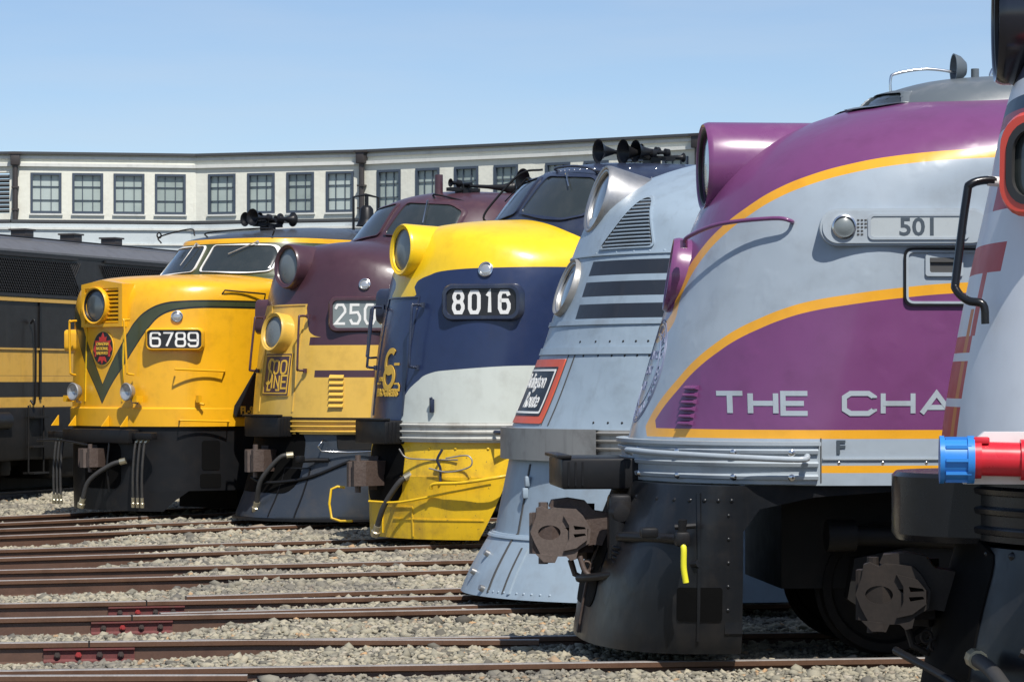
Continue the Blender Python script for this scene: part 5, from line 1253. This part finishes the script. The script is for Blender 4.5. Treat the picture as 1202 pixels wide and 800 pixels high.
rod(L, 'belt_handrail', [(-.02,.5,1.4),(-.06,.55,1.42),(.1,.98,1.41),(.5,1.48,1.395),(.95,1.66,1.38),(1.02,1.6,1.4)], .022, 'palegrey', False, seg=4)
for u in (.02,.22,.55,.92): 
    for z in (1.255,1.42): rivets(L, 'belt_bolt', [(u,0,z)], SIDE, .026, 'chrome')
buffer_block(L, 1.14, 1.36, .45, u0=-.52, u1=.2)
mb = MB(); level_body(mb, [(.06,-.36,.78,1.42),(.2,-.34,.78,1.46),(.6,-.26,.7,1.5),(1.0,-.1,.6,1.51),(1.2,-.02,.55,1.51)], .6, 2.4, ns=3); L.surf(mb); L.part('pilot', mb, 'gloss_dark', angle=35)
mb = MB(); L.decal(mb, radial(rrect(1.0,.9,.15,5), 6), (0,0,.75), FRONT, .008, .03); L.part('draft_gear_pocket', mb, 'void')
mb = MB(); F5 = frame((.6,1.45,.7),(0,1,0)); 
mb.prism(F5, [(-.12,-.5),(.0,-.5),(.0,.18),(.12,.34),(.5,.42),(1.1,.46),(1.1,.5),(-.08,.5),(-.08,.48),(-.12,.46)], -.03, .02); L.part('wheel_arch', mb, 'gloss_dark')
mb = MB(); L.decal(mb, radial(rrect(.3,.23,.02,3), 4), (.31,0,.4), SIDE, .008, .012); L.part('step_opening', mb, 'void')
strip(L, 'pilot_seam', [(.3,.15),(.3,1.15)], .02, SIDE, 'gloss_dark', .014, .012); 
rivets(L, 'rivets', [(u,0,1.1) for u in np.arange(-.2,.55,.09)], SIDE, .016, 'gloss_dark')
rivets(L, 'rivets', [(.5,0,z) for z in np.arange(.2,1.1,.16)], SIDE, .013, 'gloss_dark')
strip(L, 'pilot_edge', [(.1,.1),(.2,1.1)], .05, FRONT, 'castiron', .02, .02)
coupler(L, -.26, .82, .12, 1.0, swing=4, side=True)
q = MB(); q.box((-.12,.55,.86),(.16,.18,.5),bev=.03); q.tube([(-.14,.62,.66),(-.14,.62,.98)], .07, 14); F = frame((-.12,.64,.98),(0,1,0)); q.lathe(F, [(0,.06),(.06,.05),(.09,0)], 18); dg_ = L.part('draft_gear', q, 'black', angle=40)
q = MB(); q.tube([(-.12+.07*math.cos(t*.75), .72+.07*math.sin(t*.75), .52+t*.0042) for t in range(60)], .013, 6); L.part('spring', q, 'black', dg_, angle=60)
rod(L, 'uncoupling_lever', [(-.38,.3,.5),(-.3,.5,.52),(-.02,1.05,.6),(.3,1.5,.68)], .03, 'black', False)
rod(L, 'brake_pipe', [(-.15,.8,.82),(-.1,.95,.83),(.2,1.5,.84)], .035, 'black', False)
q = MB(); q.box((.17,1.6,.85),(.1,.1,.1),bev=.02); q.tube([(.12,1.6,.93),(.26,1.62,.94)], .02, 8); q.tube([(.17,1.6,.8),(.17,1.62,.98)], .03, 10); q.box((-.02,1.35,.88),(.12,.1,.07),bev=.02); L.part('angle_cock', q, 'black')
h_ = hose(L, [(.17,1.62,.82),(.175,1.64,.78),(.175,1.64,.66),(.19,1.64,.56)], .021, False, 'yellowhose')
rod(L, 'chain', [(-.38,.35,.66),(-.34,.37,.55),(-.26,.4,.5),(-.22,.42,.6)], .02, 'castiron', False)
rod(L, 'roof_hoop', [(1.88,.3,3.98),(1.88,.3,4.08),(1.92,.3,4.12),(2.15,.3,4.155),(2.38,.3,4.12),(2.4,.3,4.04)], .010, 'chrome', False, seg=4)
rod(L, 'roof_hoop', [(2.62,.3,4.08),(2.62,.3,4.13),(2.7,.3,4.17),(3.2,.3,4.17),(3.2,.3,4.08)], .014, 'chrome', False, seg=4)
q = MB(); F = frame((2.44,.3,4.16),(-1,0,0)); q.lathe(F, [(0,.0),(.05,.01),(.09,.05),(.11,.1),(.1,.1),(.085,.05),(.03,.02)], 24); q.tube([(2.5,.3,4.05),(2.5,.3,4.16)], .03, 8); L.part('air_horn', q, 'cabgrey', angle=50)
truck(L, 1.75, 3, 2.15); underframe_box(L, 1.0, 16)


# ------------------------------------------------------------------ white locomotive at the right edge
L = Loco('white', 'white locomotive with a black headlight hood, red window rim and black bumper, nearest')
W_NOSE = [(-.08,1.45,1.25,1.45),(-.04,1.8,1.3,1.8),(.05,2.3,1.33,2.28),(.16,2.8,1.38,2.68),(.24,3.2,1.44,2.95),(.35,3.5,1.55,3.1),(.6,3.72,1.68,3.18),(1.15,3.82,1.9,3.23),(1.75,3.86,2.1,3.27),(2.3,3.89,2.5,3.28)]
emd(L, 'white_nose', 'white', W_NOSE, F_CAB, 1.45, 2.2)
F = frame((.20,0,3.70), (-1,0,0)); headlight(L, 'headlight', F, .33, 1.0, 'hoodblack', flare=1.25)
for sg in (1,):
    number_board(L, frame((.52,sg*1.14,2.90), (-.69,sg*.72,.03)), .80, .36, ' ', 'glass', 'redrim', 'glass', .2, .1, .05, .03, depth=.35, r=.12, rimw=.062, out=.06)
mb = MB(); mb.prism(frame((.52,1.14,2.90), (-.69,.72,.03)), rrect(.80,.38,.125), .045, .066, [rrect(.73,.31,.1)]); L.part('board_gasket', mb, 'gasket')
q = MB(); F = L.F((.3,.72,2.86), (1,-1,0)); q.lathe(F, [(0,.03),(.015,.028),(.02,0)], 12); L.part('red_stud', q, 'redrim')
rod(L, 'grab_iron', [(.2,.62,2.835),(.12,.64,2.85),(.04,.66,2.83),(.02,.66,2.77),(-.03,.7,2.4),(-.03,.72,2.33),(.02,.76,2.28),(.09,.78,2.26),(.1,.78,2.17)], .02, 'blackgloss', False, seg=5)
rod(L, 'grab_stub', [(.24,.62,2.835),(.12,.63,2.848)], .024, 'white', False)

mb = MB(); mb.prism(lambda a,b,c: Vector((a, c, b)), [(-.04,1.45),(-.04,1.6),(.05,1.68),(1.6,1.68),(1.6,1.45)], 1.42, 1.52); L.part('ledge_panel', mb, 'white')
mb = MB(); mb.box((.55,1.62,1.56),(.6,.24,.28),bev=.015); L.part('ledge_box', mb, 'white')
mb = MB(); mb.tube([(.0,1.6,1.565),(.24,1.6,1.56)], .075, 24); mb.tube([(.0,1.6,1.565),(.03,1.6,1.565)], .088, 24); mb.tube([(.2,1.6,1.56),(.25,1.6,1.56)], .09, 24); mb.box((.03,1.62,1.645),(.07,.07,.03),bev=.008); pl = L.part('power_plug', mb, 'redplastic', angle=40)
mb = MB(); mb.tube([(-.14,1.6,1.56),(.0,1.6,1.56)], .095, 24); mb.tube([(-.15,1.6,1.56),(-.13,1.6,1.56)], .105, 24); mb.tube([(-.03,1.6,1.56),(.0,1.6,1.56)], .105, 24)
for k in range(10):
    a = math.pi*2*k/10; mb.box((-.07,1.6+.097*math.cos(a),1.56+.097*math.sin(a)),(.11,.014,.014))
L.part('plug_cap', mb, 'bluecap', pl, angle=40)
belt(L, 'blackgloss', 1.15, 1.43, 3, None, uend=3.0, out=.03)
mb = MB(); level_body(mb, [(1.13,-.29,1.0,.62,2.6),(1.16,-.31,1.0,.64,2.6),(1.44,-.31,1.0,.64,2.6),(1.46,-.29,1.0,.62,2.6)], 1., 2.6, ns=1); L.part('buffer_block', mb, 'blackgloss', angle=35)
for k in range(4):
    q = MB(); z = 1.18+k*.075; q.box((.28,.9+k*.02,z),(.5,.9,.03)); 
mb = MB(); level_body(mb, [(.06,-.2,1.4,1.38),(.3,-.18,1.4,1.42),(.7,-.1,1.4,1.48),(1.12,.02,1.3,1.5)], lambda z: 1.8+.3*z, 2., ns=3); L.surf(mb); L.part('pilot', mb, 'gloss_dark', angle=40)
rivets(L, 'rivets', [(u,0,1.09) for u in np.arange(.12,1.5,.1)], SIDE, .022, 'blackgloss', push=.0)
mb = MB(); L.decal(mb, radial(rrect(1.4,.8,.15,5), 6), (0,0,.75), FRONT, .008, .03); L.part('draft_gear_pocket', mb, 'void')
coupler(L, -.1, .86, .1, .84, swing=3, side=True, m='shadecast', knuckle='shadecast')
hose(L, [(.05,.9,.62),(.1,1.2,.6),(.2,1.5,.5),(.45,1.6,.42)], .035)
hose(L, [(.35,1.5,.62),(.2,1.55,.45),(.02,1.5,.4),(-.22,1.35,.38)], .03)
q = MB(); q.tube([(-.02,1.49,.399),(.06,1.51,.402)], .034, 12); L.part('hose_tag', q, 'white')
rod(L, 'uncoupling_lever', [(-.3,.3,.6),(-.05,.8,.5),(.1,1.3,.42),(.5,1.62,.45)], .02, 'black', False)
q = MB(); q.box((.32,1.62,.66),(.2,.12,.1),bev=.02); q.tube([(.3,1.62,.6),(.34,1.66,.78)], .03, 10); q.tube([(.2,1.6,.72),(.5,1.62,.6)], .022, 8); L.part('angle_cock', q, 'black')
windshield(L, wsh, (0,0,0), FRONT, 'white', .03); windshield(L, [(-a, b) for a, b in wsh], (0,0,0), FRONT, 'white', .03)
g = MB(); L.decal(g, radial(roundpoly([(3.4,3.35),(4.3,3.35),(4.3,3.85),(3.5,3.85)], .06), 3), (0,0,0), SIDE, .01, .01); L.part('side_window', g, 'glass', L.cab)
truck(L, 2.7, 3, 2.1); underframe_box(L, 2.2, 16)
